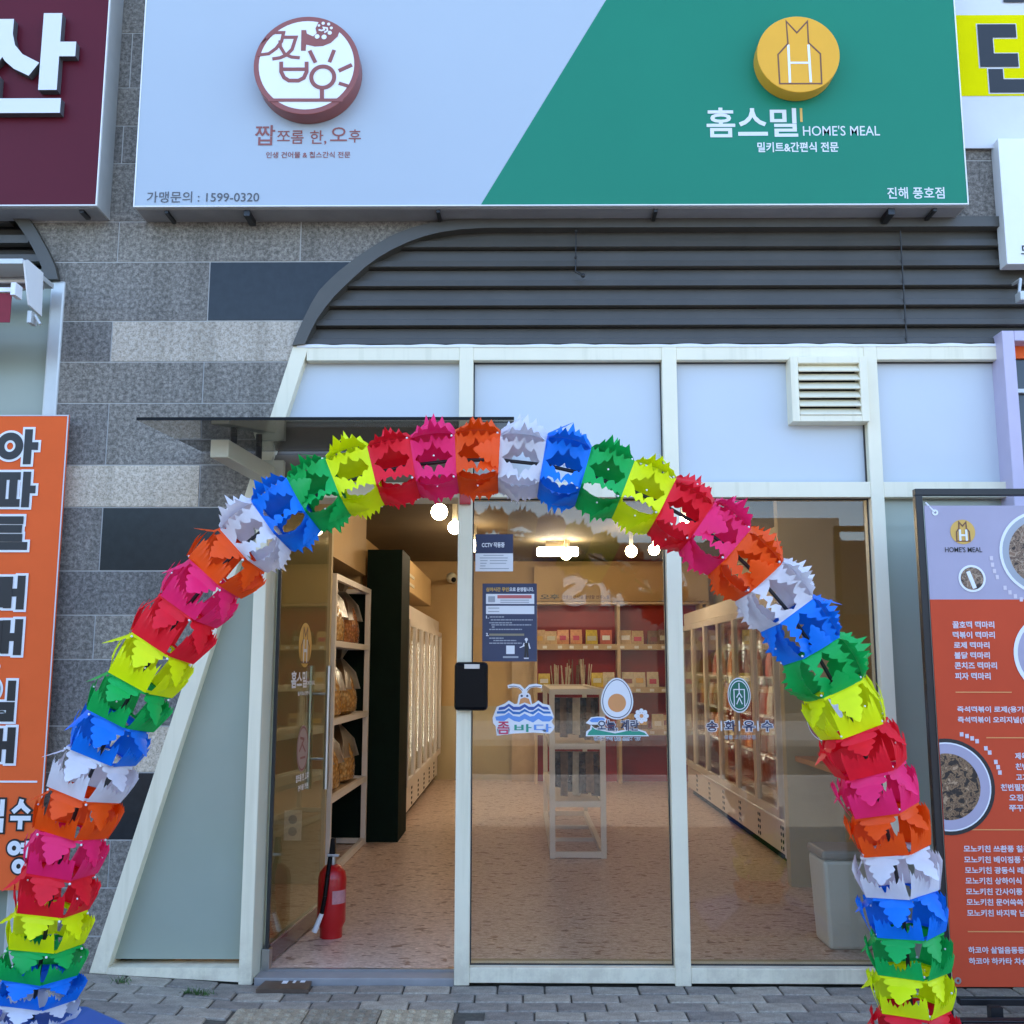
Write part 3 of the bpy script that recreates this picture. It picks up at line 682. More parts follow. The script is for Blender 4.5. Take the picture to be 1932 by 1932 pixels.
# yellow / white banner on the wall at the right
x0 = P(1795, 150, -.03).x
yb = thing('wall_banner', 'white cloth banner with a yellow band and black letter at the top right corner', 'banner', (x0, -.03, P(1850, 279, -.03).z))
zb0, zb1, zb2 = P(1900, 279, -.03).z, P(1900, 181, -.03).z, P(1900, 29, -.03).z
MB().box(x0, 4.2, -.03, -.02, zb0, zb0+1.5).build('banner_cloth', M['bannerwhite'], yb)
MB().box(x0, 4.2, -.034, -.0301, zb1, zb2).build('yellow_band', M['yellow'], yb)
YB_LATE = True
letters(yb, [('ㅡ', 1893, -8, 1935, 4)], M['black'], -.037, .03)
# white box sign at the right edge
rx0 = P(1893, 400, -.085).x; rz0 = P(1910, 498, -.085).z; rz1 = P(1910, 261, -.085).z
rs = thing('white_box_sign', 'plain white box sign at the right edge above the louvres', 'sign', (rx0, -.08, rz0))
MB().box(rx0, 4.2, -.085, 0.0, rz0, rz1).build('sign_box', M['alu_white'], rs, bevel=.003)
letters(rs, [('도', 1926, 463, 1946, 480)], M['black'], -.087, .02)
# lamp bracket at right edge
p = P(1926, 545, -.12)
fl = thing('floodlight', 'small grey floodlight on its bracket at the right edge below the white sign', 'light', tuple(p))
MB().box(p.x-.02, p.x+.06, p.y-.03, p.y+.03, p.z-.07, p.z-.02).build('lamp_head', M['alu'], fl, bevel=.006)
MB().cyl((p.x-.012, p.y, p.z-.03), (p.x+.012, p.y+.02, p.z+.06), .008, n=8).cyl((p.x+.012, p.y+.02, p.z+.06), (p.x+.02, .0, p.z+.07), .008, n=8).build('bracket_arm', M['alu'], fl, smooth=True)

# orange vertical banner, left
YO = -.08
xr = P(100, 1240, YO).x; xr = (P(127, 786, YO).x+P(75, 1640, YO).x)/2
ob_ = thing('orange_banner', 'orange vertical banner with large black Korean letters on the left wall', 'banner', (xr, YO, P(60, 1680, YO).z))
zo0, zo1 = P(90, 1680, YO).z, P(60, 783, YO).z
MB().box(-3.2, xr, YO, YO+.012, zo0, zo1).build('banner_cloth', M['orange'], ob_)
MB().box(xr-.006, xr, YO-.003, YO-.0003, zo0, zo1).box(-3.2, xr-.006, YO-.003, YO-.0003, zo1-.006, zo1).build('hem', M['bannerwhite'], ob_)
dxr = xr - P(100, 1240, YO).x
JAMO = {
 '아': ([((.28, .52), .24)], [[(.74, 0), (.74, 1)], [(.74, .52), (1.0, .52)]]),
 '파': ([], [[(-.02, .88), (.60, .88)], [(-.02, .12), (.62, .12)], [(.15, .88), (.15, .12)], [(.43, .88), (.43, .12)], [(.76, 0), (.76, 1)], [(.76, .5), (1.0, .5)]]),
 '트': ([], [[(.86, .97), (.12, .97), (.12, .32), (.86, .32)], [(.12, .65), (.84, .65)], [(-.05, .02), (1.0, .02)]]),
 '매': ([], [[(0, .18), (.40, .18), (.40, .85), (0, .85), (0, .18)], [(.60, .04), (.60, .97)], [(.92, 0), (.92, 1)], [(.60, .5), (.92, .5)]]),
 '임': ([((.28, .76), .19)], [[(.86, .46), (.86, 1)], [(.12, .02), (.86, .02), (.86, .32), (.12, .32), (.12, .02)]]),
 '대': ([], [[(.42, .85), (.04, .85), (.04, .18), (.42, .18)], [(.60, .04), (.60, .97)], [(.92, 0), (.92, 1)], [(.60, .5), (.92, .5)]]),
 '수': ([], [[(.5, 1), (.42, .76), (.08, .55)], [(.5, .84), (.62, .72), (.92, .55)], [(-.02, .34), (1.02, .34)], [(.5, .34), (.5, -.05)]]),
 '접': ([], [[(.1, .95), (.55, .95)], [(.32, .95), (.05, .55)], [(.32, .8), (.55, .55)], [(.9, .45), (.9, 1)], [(.62, .75), (.9, .75)], [(.2, .38), (.2, 0), (.9, 0), (.9, .38)], [(.2, .2), (.9, .2)]]),
 '영': ([((.28, .76), .19), ((.52, .18), .19)], [[(.86, .45), (.86, 1)], [(.55, .86), (.86, .86)], [(.55, .66), (.86, .66)]]),
 '단': ([], [[(.46, .93), (.06, .93), (.06, .46), (.46, .46)], [(.80, .36), (.80, 1)], [(.80, .7), (1.0, .7)], [(.16, .32), (.16, .05), (.92, .05)]]),
}
def jamo(par, s, u0, v0, u1, v1, Y, w, mat, halo=None, halomat=None):
    x0, x1, z0, z1 = rect(u0, v0, u1, v1, Y)
    def mk(name, m_, w_, yy, ext):
        b = MB()
        for (c, r) in JAMO[s][0]: stroke(b, circ(x0+c[0]*(x1-x0), z0+c[1]*(z1-z0), r*(x1-x0), r*(x1-x0)*1.05, n=36), w_, yy, .001, closed=True)
        for pl in JAMO[s][1]:
            cl = pl[0] == pl[-1]; p = [Vector((x0+x*(x1-x0), z0+z*(z1-z0))) for x, z in (pl[:-1] if cl else pl)]
            if not cl:
                p[0] = p[0]+(p[0]-p[1]).normalized()*ext; p[-1] = p[-1]+(p[-1]-p[-2]).normalized()*ext
            stroke(b, [tuple(q) for q in p], w_, yy, .001, closed=cl)
        b.build(name, m_, par)
    if halo: mk('letter_outline', halomat, w+2*halo, Y+.002, halo)
    mk('letter', mat, w, Y-.001, 0)
for s, v0, v1, ur in (('아', 810, 876, 72), ('파', 890, 957, 67), ('트', 980, 1031, 53), ('매', 1086, 1150, 45), ('매', 1168, 1236, 40), ('임', 1284, 1355, 31), ('대', 1372, 1440, 26)):
    jamo(ob_, s, ur-74, v0, ur, v1, YO-.006, .040, M['black'], .012, M['sticker'])
for s, u0, v0, u1, v1 in (('접', -38, 1508, 8, 1566), ('수', 21, 1508, 58, 1562), ('영', 13, 1586, 58, 1645)): jamo(ob_, s, u0, v0, u1, v1, YO-.006, .022, M['sticker'], .009, M['black'])
letters(ob_, [('·', -8, 1252, 1, 1263)], M['sticker'], YO-.006, .02)
q = rect(-60, 1473, 70, 1476.5, YO-.003); MB().box(q[0], q[1], YO-.003, YO-.001, q[2], q[3]).build('printed_rule', M['sticker'], ob_)

jamo(yb, '단', 1853, 50, 2000, 168, -.037, .078, M['black'], .006, M['bannerwhite'])
# vent box
vt = thing('vent_louvre', 'ivory metal ventilation louvre set in the third transom panel', 'vent', (P(1565, 780, -.04).x, -.04, P(1565, 795, -.04).z))
q = rect(1493, 674, 1641, 795, -.05); q = (q[0], m3[0]+.002, q[2], zT2+.006)
b = MB(); w = .04
b.box(q[0], q[0]+w, -.05, .05, q[2], q[3]).box(q[1]-w, q[1], -.05, .05, q[2], q[3]).box(q[0]+w, q[1]-w, -.05, .05, q[2], q[2]+w*.8).box(q[0]+w, q[1]-w, -.05, .05, q[3]-.035, q[3])
b.build('vent_frame', M['frame'], vt, bevel=.003)
MB().box(q[0]+w, q[1]-w, .03, .04, q[2]+w*.8, q[3]-.035).build('vent_back', M['blackmetal'], vt)
zz0, zz1 = q[2]+w*.8, q[3]-.035; n = 6
for i in range(n):
    za = zz0+(zz1-zz0)*i/n; hh = (zz1-zz0)/n
    MB().prism3([(q[0]+w+.002, -.055, za+.004), (q[0]+w+.002, -.05, za), (q[0]+w+.002, -.012, za+hh*.9), (q[0]+w+.002, -.017, za+hh*.95)], (q[1]-q[0]-2*w-.004, 0, 0)).build('vent_slat', M['frame'], vt)

# canopy
ca = thing('glass_canopy', 'smoked glass canopy plate on an ivory bracket over the open entrance', 'canopy', (-.85, -.4, 2.55))
Yc = -.92
fl_ = P(258, 793, Yc); fr_ = P(970, 793, Yc); zw = fl_.z+.055
MB().add([(fl_.x, Yc, fl_.z), (fr_.x, Yc, fl_.z), (fr_.x, -.02, zw), (fl_.x, -.02, zw), (fl_.x, Yc, fl_.z+.012), (fr_.x, Yc, fl_.z+.012), (fr_.x, -.02, zw+.012), (fl_.x, -.02, zw+.012)],
         [(3,2,1,0),(4,5,6,7),(0,1,5,4),(1,2,6,5),(2,3,7,6),(3,0,4,7)]).build('canopy_plate', M['tint'], ca)
MB().box(fl_.x, fr_.x, Yc-.004, Yc-.0005, fl_.z-.001, fl_.z+.0125).build('plate_edge', M['blackplastic'], ca)
for u in (437, 1230):
    if u == 437:
        f0 = P(414, 846, -.62); xA, xB = f0.x-.045, f0.x+.045
        f0r = P(520, 880, -.02)
        vs = []
        for (x_, y_, z_) in ((f0.x, -.62, f0.z), (f0r.x-.03, -.018, f0.z-.02)):
            vs += [(x_-.042, y_, z_-.042), (x_+.042, y_, z_-.042), (x_+.042, y_, z_+.042), (x_-.042, y_, z_+.042)]
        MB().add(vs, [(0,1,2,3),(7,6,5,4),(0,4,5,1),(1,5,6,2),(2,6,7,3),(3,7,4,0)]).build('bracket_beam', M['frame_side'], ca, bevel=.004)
        for t in (.25, .75):
            x_ = f0.x+(f0r.x-.03-f0.x)*t; y_ = -.62+.6*t
            MB().cyl((x_, y_, f0.z+.04), (x_, y_, fl_.z+.055*(y_-Yc)/(-.02-Yc)+.001), .016, n=14).build('glass_fixing', M['blackmetal'], ca, smooth=True)
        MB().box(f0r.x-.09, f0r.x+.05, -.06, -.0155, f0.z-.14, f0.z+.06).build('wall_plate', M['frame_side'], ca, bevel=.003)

# hanging hook on the louvre
hk = MB(); a_ = P(1087, 436, -.02); b_ = P(1086, 512, -.02); c_ = P(1100, 520, -.04)
hk.cyl(a_, b_, .003, n=6).cyl(b_, c_, .006, n=8).ball(tuple(c_), .012, 8, 6).ball(tuple(P(1086, 486, -.022)), .008, 8, 6).ball(tuple(a_), .009, 8, 6)
tag(hk.build('hanging_hook', M['blackmetal']), 'thin dark wire hook hanging on the grey louvres below the sign', 'hook')
# red alarm box at mullion head
q = rect(867, 922, 888, 951, -.05); tag(MB().box(q[0], q[1], -.05, -.016, q[2], q[3]).build('alarm_box', M['extred'], bevel=.004), 'small red alarm box on top of the ivory entrance mullion', 'alarm')
# black device on the mullion
q = rect(857, 1249, 920, 1341, -.075)
dv = thing('key_box', 'glossy black rounded box fixed to the entrance mullion', 'box', ((q[0]+q[1])/2, -.05, q[2]))
MB().box(q[0], q[1], -.075, -.016, q[2], q[3]).build('housing', M['blackplastic'], dv, bevel=.018)
q_ = rect(876, 1253, 905, 1262, -.077); MB().box(q_[0], q_[1], -.0775, -.074, q_[2], q_[3]).build('name_strip', M['steel'], dv, bevel=.002)
letters(dv, [('Safetour', 881, 1255, 900, 1260)], M['sticker'], -.0785, 0) if False else None

# ------------------------------------------------------------------ interior
IY1 = 8.8; FZ = .04; CZ = 2.95; IXL, IXR = -1.75, 2.62
MB().box(-1.95, 2.75, .13, 9.0, -.02, FZ).build('shop_floor', M['vinyl'], kind='structure')
MB().box(-1.95, 2.75, .21, 9.0, CZ, CZ+.1).build('ceiling', M['ceil'], kind='structure')
MB().box(-1.95, IXL, .21, 3.84, FZ, CZ).build('left_wall', M['wall_olive'], kind='structure')
MB().box(-1.95, IXL, 4.0, 8.8, FZ, CZ).build('left_wall_rear', M['wall_in'], kind='structure')
MB().box(IXR, 2.75, .21, 8.8, FZ, CZ).build('right_wall', M['wall_olive'], kind='structure')
bw = MB().box(-1.95, 2.75, 8.8, 8.95, FZ, CZ).build('back_wall', M['wall_in'], kind='structure')
MB().box(-1.94, 2.74, .21, .30, 2.42, CZ).build('front_lintel', M['wall_olive'], kind='structure')
xp = P(1483, 1400, 2.05).x
MB().box(xp, IXR, 2.05, 2.15, FZ, CZ).build('partition_wall', M['wall_olive'], kind='structure')
MB().box(IXL-.05, P(620, 1300, 2.12).x, 2.10, 2.16, FZ, CZ).build('niche_wall', M['wall_olive'], kind='structure')
MB().box(IXL-.05, P(620, 1300, 2.12).x-.02, 2.16, 3.84, P(688, 1090, 3.72).z+.03, CZ).build('niche_header', M['wall_in'], kind='structure')
MB().box(IXL-.05, IXL+.01, 2.16, 3.83, FZ, 2.6).build('niche_back', M['blackpanel'], kind='structure')
MB().box(IXL-.05, -1.42, 3.84, 4.0, FZ, CZ).build('left_partition', M['wall_in'], kind='structure')
bp = MB().box(P(688, 1300, 3.82).x, P(755, 1300, 3.82).x, 3.82, 4.45, FZ, P(720, 1037, 3.82).z).build('freezer_end_panel', M['blackpanel']); tag(bp, 'tall black panel standing beside the snack rack at the end of the freezer row', 'panel')
# bulkhead above left freezer
MB().box(-1.75, -1.13, 4.46, 7.9, 2.28, 2.60).build('bulkhead', M['wall_in'], bp) if False else None
ac = thing('air_curtain', 'long beige cased unit mounted above the left freezer row', 'air unit', (-1.4, 6, 2.3))
MB().box(-1.75, -1.13, 4.47, 7.7, 2.27, 2.60).build('casing', M['wall_in'], ac, bevel=.01)
for i in range(2): MB().box(-1.131, -1.122, 4.6, 5.6, 2.33+.09*i, 2.36+.09*i).build('vent_slot', M['frame_side'], ac)
# back wall: plinth, door outline
MB().box(-1.15, P(966, 1300, 8.78).x, 8.76, 8.80, FZ, 1.0).build('wainscot', M['wall_olive'], bw)
MB().box(P(966, 1300, 8.7).x, P(1008, 1300, 8.7).x, 8.60, 8.80, FZ, 2.4).build('pilaster', M['wood'], bw)
q = rect(1000, 1068, 1400, 1134, 8.5); fas = MB().box(P(1008, 1100, 8.5).x, 2.5, 8.5, 8.8, q[2], min(q[3], CZ-.002)).build('fascia_board', M['wall_in'], bw)
letters(fas, [('짭쪼름한 오후', 940, 1121, 1055, 1131)], M['black'], 8.495, .03)
letters(fas, [('인생의 간식을 함께할 안주노을', 1060, 1123, 1150, 1130)], M['brownline'], 8.495, .02)
# back shelving
bs = thing('back_shelving', 'pale wooden shelving unit with dark red backing on the rear wall', 'shelving', (P(1100, 1400, 8.3).x, 8.4, FZ))
yb0, yb1 = 8.28, 8.6
xs_ = [P(u, 1300, yb0).x for u in (1011, 1169, 1327)]
zsh = [P(1100, v, yb0).z for v in (1137, 1217, 1298, 1378)]
MB().box(xs_[0], 2.5, yb1, yb1+.05, FZ, zsh[0]).build('backing_panel', M['redback'], bs)
for x in xs_+[2.45]: MB().box(x-.02, x+.02, yb0, yb1, FZ, zsh[0]).build('upright', M['wood'], bs)
for i, z in enumerate(zsh):
    for a, b_ in zip(xs_, xs_[1:]+[2.45]): MB().box(a+.02, b_-.02, yb0-.004, yb1, z-.06 if i else z-.02, z+.012).build('shelf', M['wood'], bs)
b = MB()
for i, z in enumerate(zsh[1:]):
    for q_ in range(14):
        x = xs_[0]+.09+q_*.17+random.uniform(-.03, .03); b.box(x, x+.055, yb0-.012, yb0-.0045, z-.045, z-.010)
b.build('price_tag', M['sticker'], bs, kind='stuff')
def pouch(w, h, d, mat, name, loc, lab, cat, grp):
    vs = []; fs = []
    prof = [(0, 1, 1.0), (.12, 1.0, 1.0), (.55, .98, .8), (.85, .96, .25), (1.0, .97, .05)]
    n = len(prof)
    for t, wx, dy in prof: vs += [(-w/2*wx, -d/2*dy, h*t), (w/2*wx, -d/2*dy, h*t), (w/2*wx, d/2*dy, h*t), (-w/2*wx, d/2*dy, h*t)]
    for k in range(n-1):
        for i in range(4): fs.append((4*k+i, 4*k+(i+1) % 4, 4*k+4+(i+1) % 4, 4*k+4+i))
    fs += [(3, 2, 1, 0), tuple(range(4*n-4, 4*n))]
    o = MB().add(vs, fs).build(name, mat, loc=loc, smooth=True)
    o.rotation_euler.z = random.uniform(-.1, .1); tag(o, lab, cat, grp)
    lw = w*random.uniform(.5, .78); z0_ = h*random.uniform(.2, .3); lb = MB().add([(-lw/2, -d/2*.99-.001, z0_), (lw/2, -d/2*.99-.001, z0_), (lw/2, -d/2*.84-.001, z0_+h*.32), (-lw/2, -d/2*.84-.001, z0_+h*.32)], [(0, 1, 2, 3)]).build('printed_label', random.choice([M['sticker'], M['brown'], M['goldlogo'], M['frame_side'], M['pinkp']]), recalc=False)
    lb.parent = o; return o
pc = {'tan': paint('tan_pouch', (.55, .36, .17), .35, .25, 22), 'orange': paint('orange_pouch', (.62, .24, .08), .35, .25, 22), 'yellow': paint('yellow_pouch', (.62, .45, .03), .35, .3, 22),
      'red': paint('red_pouch', (.55, .10, .05), .35, .25, 22), 'cream': paint('cream_pouch', (.62, .52, .38), .35, .2, 22), 'brown': paint('brown_pouch', (.22, .12, .06), .35, .4, 26)}
rows = [(1, [(1018, 'tan'), (1040, 'tan'), (1063, 'orange'), (1088, 'orange'), (1117, 'yellow'), (1145, 'red'), (1182, 'tan'), (1205, 'tan'), (1235, 'brown'), (1255, 'brown'), (1305, 'brown')]),
        (2, [(1027, 'yellow'), (1127, 'yellow'), (1149, 'cream'), (1185, 'cream'), (1207, 'cream'), (1232, 'cream'), (1305, 'yellow')]),
        (3, [(1185, 'tan'), (1210, 'brown'), (1240, 'cream'), (1258, 'tan')])]
nm = {1: 'upper', 2: 'middle', 3: 'lower'}
for r_, its in rows:
    for k, (u, c_) in enumerate(its):
        p = P(u, 1300, yb0+.08)
        pouch(.155, random.uniform(.17, .2), .07, pc[c_], 'snack_pouch', (p.x, yb0+.1, zsh[r_]+.0125),
              '%s snack pouch on the %s shelf of the rear shelving, %s from the left' % (c_, nm[r_], ['first', 'second', 'third', 'fourth', 'fifth', 'sixth', 'seventh', 'eighth', 'ninth', 'tenth', 'eleventh'][k]), 'snack pouch', 'snack pouches on the rear shelving')
# tall tied bags of stick snacks behind the island
for k, (u, hh) in enumerate(((1050, .30), (1068, .31), (1085, .36), (1105, .37))):
    p = P(u, 1290, yb0+.05); b = MB()
    for q_ in range(9):
        x_ = random.uniform(-.05, .05); b.cyl((x_, random.uniform(-.03, .03), 0), (x_*1.5+random.uniform(-.02, .02), random.uniform(-.03, .03), hh*random.uniform(.75, 1)), .007, n=5)
    o = b.build('stick_snack_bundle', pc['cream'] if k != 2 else pc['brown'], loc=(p.x, yb0+.12, zsh[2]+.0125)); tag(o, ['pale stick snack bundle on the middle rear shelf, leftmost', 'pale stick snack bundle on the middle rear shelf beside the leftmost', 'dark stick snack bundle on the middle rear shelf', 'pale tall stick snack bundle on the middle rear shelf, rightmost'][k], 'snack bundle', 'stick snack bundles')

# island rack
ir = thing('island_rack', 'white steel frame rack in the middle of the shop hung with packs', 'rack', (P(1090, 1600, 3.1).x, 3.1, FZ))
iy0, iy1 = 3.1, 5.4
ix0, ix1 = P(1042, 1500, iy0).x, P(1138, 1500, iy0).x
def vz(v, y): return P(1090, v, y).z
t_ = .022
itop = vz(1300, iy0)
for (x, y) in ((ix0, iy0), (ix1, iy0), (ix0, iy1), (ix1, iy1)): MB().box(x-t_, x+t_, y-t_, y+t_, FZ, itop).build('post', M['rackwhite'], ir, bevel=.003)
lv = [vz(1305, iy0), vz(1408, iy0), vz(1517, iy0), vz(1612, iy0)]
for z in lv:
    for y in (iy0, iy1): MB().box(ix0+t_, ix1-t_, y-t_*.9, y+t_*.9, z-t_, z+t_).build('cross_rail', M['rackwhite'], ir)
    for x in (ix0, ix1): MB().box(x-t_*.9, x+t_*.9, iy0+t_, iy1-t_, z-t_, z+t_).build('side_rail', M['rackwhite'], ir)
for y in (3.9, 4.6): MB().box(ix0+t_, ix1-t_, y-.02, y+.02, FZ, FZ+.03).build('floor_rail', M['rackwhite'], ir)
for z in lv[:3]: MB().box(ix0+t_, ix1-t_, iy0+.02, iy1-.02, z-.006, z+.004).build('tray', M['rackwhite'], ir)
k = 0
for li, (zt) in enumerate((lv[0]-.05, lv[1]-.05)):
    for i in range(7):
        x = ix0+.05+(ix1-ix0-.1)*i/6; hh = random.uniform(.28, .36)
        b = MB(); y_ = iy0+.06+random.uniform(0, .05)
        b.add([(x-.032, y_, zt), (x+.03, y_+.01, zt), (x+.035+random.uniform(-.01, .01), y_+.03, zt-hh), (x-.035+random.uniform(-.01, .01), y_+.02, zt-hh*.95), (x-.03, y_+.05, zt), (x+.03, y_+.05, zt), (x+.03, y_+.08, zt-hh), (x-.03, y_+.07, zt-hh)],
              [(0,1,2,3),(7,6,5,4),(0,4,5,1),(1,5,6,2),(2,6,7,3),(3,7,4,0)])
        o = b.build('hanging_pack', [M['frozen2'], pc['brown'], M['frozen2'], pc['cream']][i % 4]); k += 1
        tag(o, '%s pack in the %s tier of the island rack, %s from the left' % (['mottled', 'brown', 'dark mottled', 'pale'][i % 4], ['upper', 'lower'][li], ['first', 'second', 'third', 'fourth', 'fifth', 'sixth', 'seventh'][i]), 'snack pack', 'packs hanging in the island rack')

# left snack rack with clear sacks
sr = thing('snack_rack', 'white steel shelf rack with large clear sacks of snacks just inside the door', 'rack', (-1.6, 3, FZ))
sy0, sy1 = 2.2, 3.72; sx1 = P(690, 1350, sy1).x; sx0 = sx1-.32; t_ = .022
sx1n = P(624, 1350, sy0).x
ztop = P(690, 1112, sy1).z
def sx(y): return sx1n+(sx1-sx1n)*(y-sy0)/(sy1-sy0)
for (x, y) in ((sx(sy0), sy0), (sx(sy1), sy1), (sx(sy0)-.3, sy0), (sx(sy1)-.3, sy1)): MB().box(x-t_, x+t_, y-t_, y+t_, FZ, ztop).build('post', M['rackwhite'], sr, bevel=.003)
shz = [P(688, v, sy1).z for v in (1222, 1346, 1468)]
for z in [FZ+.03]+shz+[ztop-.02]:
    b = MB()
    for y in (sy0, sy1): b.box(sx(y)-.3+t_, sx(y)-t_, y-.018, y+.018, z-.02, z+.02)
    b.add([(sx(sy0)-.018, sy0+t_, z-.022), (sx(sy0)+.018, sy0+t_, z-.022), (sx(sy1)+.018, sy1-t_, z-.022), (sx(sy1)-.018, sy1-t_, z-.022), (sx(sy0)-.018, sy0+t_, z+.022), (sx(sy0)+.018, sy0+t_, z+.022), (sx(sy1)+.018, sy1-t_, z+.022), (sx(sy1)-.018, sy1-t_, z+.022)], [(3,2,1,0),(4,5,6,7),(0,1,5,4),(1,2,6,5),(2,3,7,6),(3,0,4,7)])
    b.build('shelf_rail', M['rackwhite'], sr)
for z in shz:
    MB().add([(sx(sy0)-.3, sy0, z), (sx(sy0)-.02, sy0, z), (sx(sy1)-.02, sy1, z), (sx(sy1)-.3, sy1, z)], [(0, 1, 2, 3)]).build('shelf_tray', M['wood'], sr)
MB().box(sx1-.34, sx1-.03, sy1+.025, sy1+.035, FZ, ztop).build('back_sheet', M['blackpanel'], sr)
def sack(c, w, h, mat, lab):
    t = thing('snack_sack', lab, 'snack sack', c, 'clear sacks of snacks on the left rack')
    body = MB(); prof = [(.6, 0), (.95, .06), (1, .25), (.96, .45), (.82, .6), (.55, .72), (.25, .78)]
    n = 20; vs = []; fs = []
    for r, z in prof:
        for i in range(n):
            a = 2*math.pi*i/n; rr = r*(1+.06*math.sin(3*a+z*7)+random.uniform(-.03, .03)); vs.append((c[0]+w/2*rr*math.cos(a)*.95, c[1]+w/2*1.75*rr*math.sin(a), c[2]+h*z))
    for k in range(len(prof)-1): fs += [(k*n+i, k*n+(i+1) % n, (k+1)*n+(i+1) % n, (k+1)*n+i) for i in range(n)]
    fs += [tuple(range(n-1, -1, -1)), tuple(range((len(prof)-1)*n, len(prof)*n))]
    body.add(vs, fs).build('snacks', mat, t, smooth=True)
    neck = MB(); prof = [(1.04, .4), (.8, .66), (.35, .82), (.16, .88), (.30, .96), (.42, 1.02)]; vs = []; fs = []
    for r, z in prof:
        for i in range(n):
            a = 2*math.pi*i/n; rr = r*(1+.12*math.sin(5*a)); vs.append((c[0]+w/2*rr*math.cos(a), c[1]+w/2*1.78*rr*math.sin(a), c[2]+h*z))
    for k in range(len(prof)-1): fs += [(k*n+i, k*n+(i+1) % n, (k+1)*n+(i+1) % n, (k+1)*n+i) for i in range(n)]
    neck.add(vs, fs).build('film_neck', M['film'], t, smooth=True)
for z, lst in ((shz[0]+.006, ((2.62, M['snack'], 'pale snack filled clear sack on the top shelf of the left rack, nearer the door'), (3.3, M['snackred'], 'red brown snack filled clear sack on the top shelf of the left rack'))),
               (shz[1]+.006, ((2.6, M['snack'], 'golden snack filled clear sack on the middle shelf, nearer the door'), (3.25, M['snack'], 'golden snack filled tied sack on the middle shelf, further in'))),
               (shz[2]+.006, ((2.6, M['snack'], 'chunky snack filled clear sack on the lower shelf, nearer the door'), (3.25, M['snack'], 'orange snack filled clear sack on the lower shelf, further in')))):
    for y, mt, lab in lst: sack((sx(y)-.17, y+.12, z), .30, .52, mt, lab)

# freezers
def freezer(xf, dirx, y0, y1, n, zt, lab, content, emp):
    """front face at x = xf; dirx = +1 when the doors face +x"""
    t = thing('upright_freezer', lab, 'freezer', (xf-dirx*.3, (y0+y1)/2, FZ), 'upright glass door freezers')
    xb = xf-dirx*.6
    b = MB(); b.box(xb, xb+dirx*.04, y0, y1, .1, zt).box(xb+dirx*.04, xf, y0, y0+.035, .1, zt).box(xb+dirx*.04, xf, y1-.035, y1, .1, zt).box(xb+dirx*.04, xf, y0+.035, y1-.035, zt-.14, zt).box(xb+dirx*.04, xf-dirx*.03, y0+.035, y1-.035, .1, .38)
    b.build('cabinet', M['freezer'], t, bevel=.006)
    MB().box(xb, xf-dirx*.06, y0, y1, FZ, .1).build('plinth', M['blackpanel'], t)
    MB().box(xb+dirx*.041, xf-dirx*.20, y0+.036, y1-.036, .381, zt-.141).build('contents', content, t)
    w = (y1-y0)/n
    b = MB()
    b.box(xf-dirx*.03, xf, y0+.035, y1-.035, .12, .36); b.build('kick_panel', M['freezer'], t, bevel=.01)
    for i in range(n):
        a, c_ = y0+w*i+.004, y0+w*(i+1)-.004
        f = MB(); f.box(xf+dirx*.001, xf+dirx*.04, a, a+.045, .39, zt-.15).box(xf+dirx*.001, xf+dirx*.04, c_-.045, c_, .39, zt-.15).box(xf+dirx*.001, xf+dirx*.04, a+.045, c_-.045, zt-.21, zt-.15).box(xf+dirx*.001, xf+dirx*.04, a+.045, c_-.045, .39, .45)
        d = f.build('freezer_door', M['freezer'], t, bevel=.003)
        MB().box(xf+dirx*.015, xf+dirx*.022, a+.04, c_-.04, .44, zt-.2).build('door_glass', M['glass'], d)
        s_ = MB()
        for k in range(26): s_.box(xf-dirx*.012, xf-dirx*.002, a+.055, a+.055+emp, .62+k*.045, .62+k*.045+.03)
        if i < n: s_.build('led_strip', M['led'], d, kind='stuff')
        v = MB()
        for k in range(4): v.cyl((xf-dirx*.002, a+.06, .16+k*.05), (xf+dirx*.003, a+.06, .16+k*.05), .016, n=8).cyl((xf-dirx*.002, a+.12, .16+k*.05), (xf+dirx*.003, a+.12, .16+k*.05), .014, n=8)
        v.build('vent_hole', M['blackpanel'], t, kind='stuff')
    for i in range(n):     # shelves of packs seen through the glass
        for z in (.46, .78, 1.10, 1.42):
            MB().box(xf-dirx*.195, xf-dirx*.05, y0+w*i+.03, y0+w*(i+1)-.03, z, z+.015).build('inner_shelf', M['freezer'], t)
freezer(P(761, 1480, 4.7).x, 1, 4.7, 8.7, 6, 2.12, 'white upright freezer row with glass doors and lit strips along the left wall', M['freezer'], .022)
freezer(P(1483, 1600, 2.75).x, -1, 2.75, 7.3, 6, 2.15, 'upright freezer row with glass doors on the right behind the window stickers', M['frozen'], .012)
# red and dark packs inside the right freezer
fx = P(1483, 1600, 2.75).x
ORD = ['first', 'second', 'third', 'fourth', 'fifth', 'sixth', 'seventh', 'eighth', 'ninth', 'tenth', 'eleventh', 'twelfth', 'thirteenth', 'fourteenth', 'fifteenth', 'sixteenth']
for r_ in range(3):
    for i in range(16):
        y = 2.95+i*.27; z = (.795, 1.115, 1.435)[r_]
        if z > 1.3 and i % 3 == 0: continue
        mt = random.choice(['red', 'brown', 'orange', 'cream', 'brown'])
        o = pouch(.2, .24, .06, pc[mt], 'frozen_pack', (fx+.12, y, z+.001), '%s frozen pack, %s from the near end, %s shelf of the right freezer' % (mt, ORD[i], ['lower', 'middle', 'upper'][r_]), 'frozen pack', 'frozen packs in the right freezer')
        o.rotation_euler.z = math.pi/2
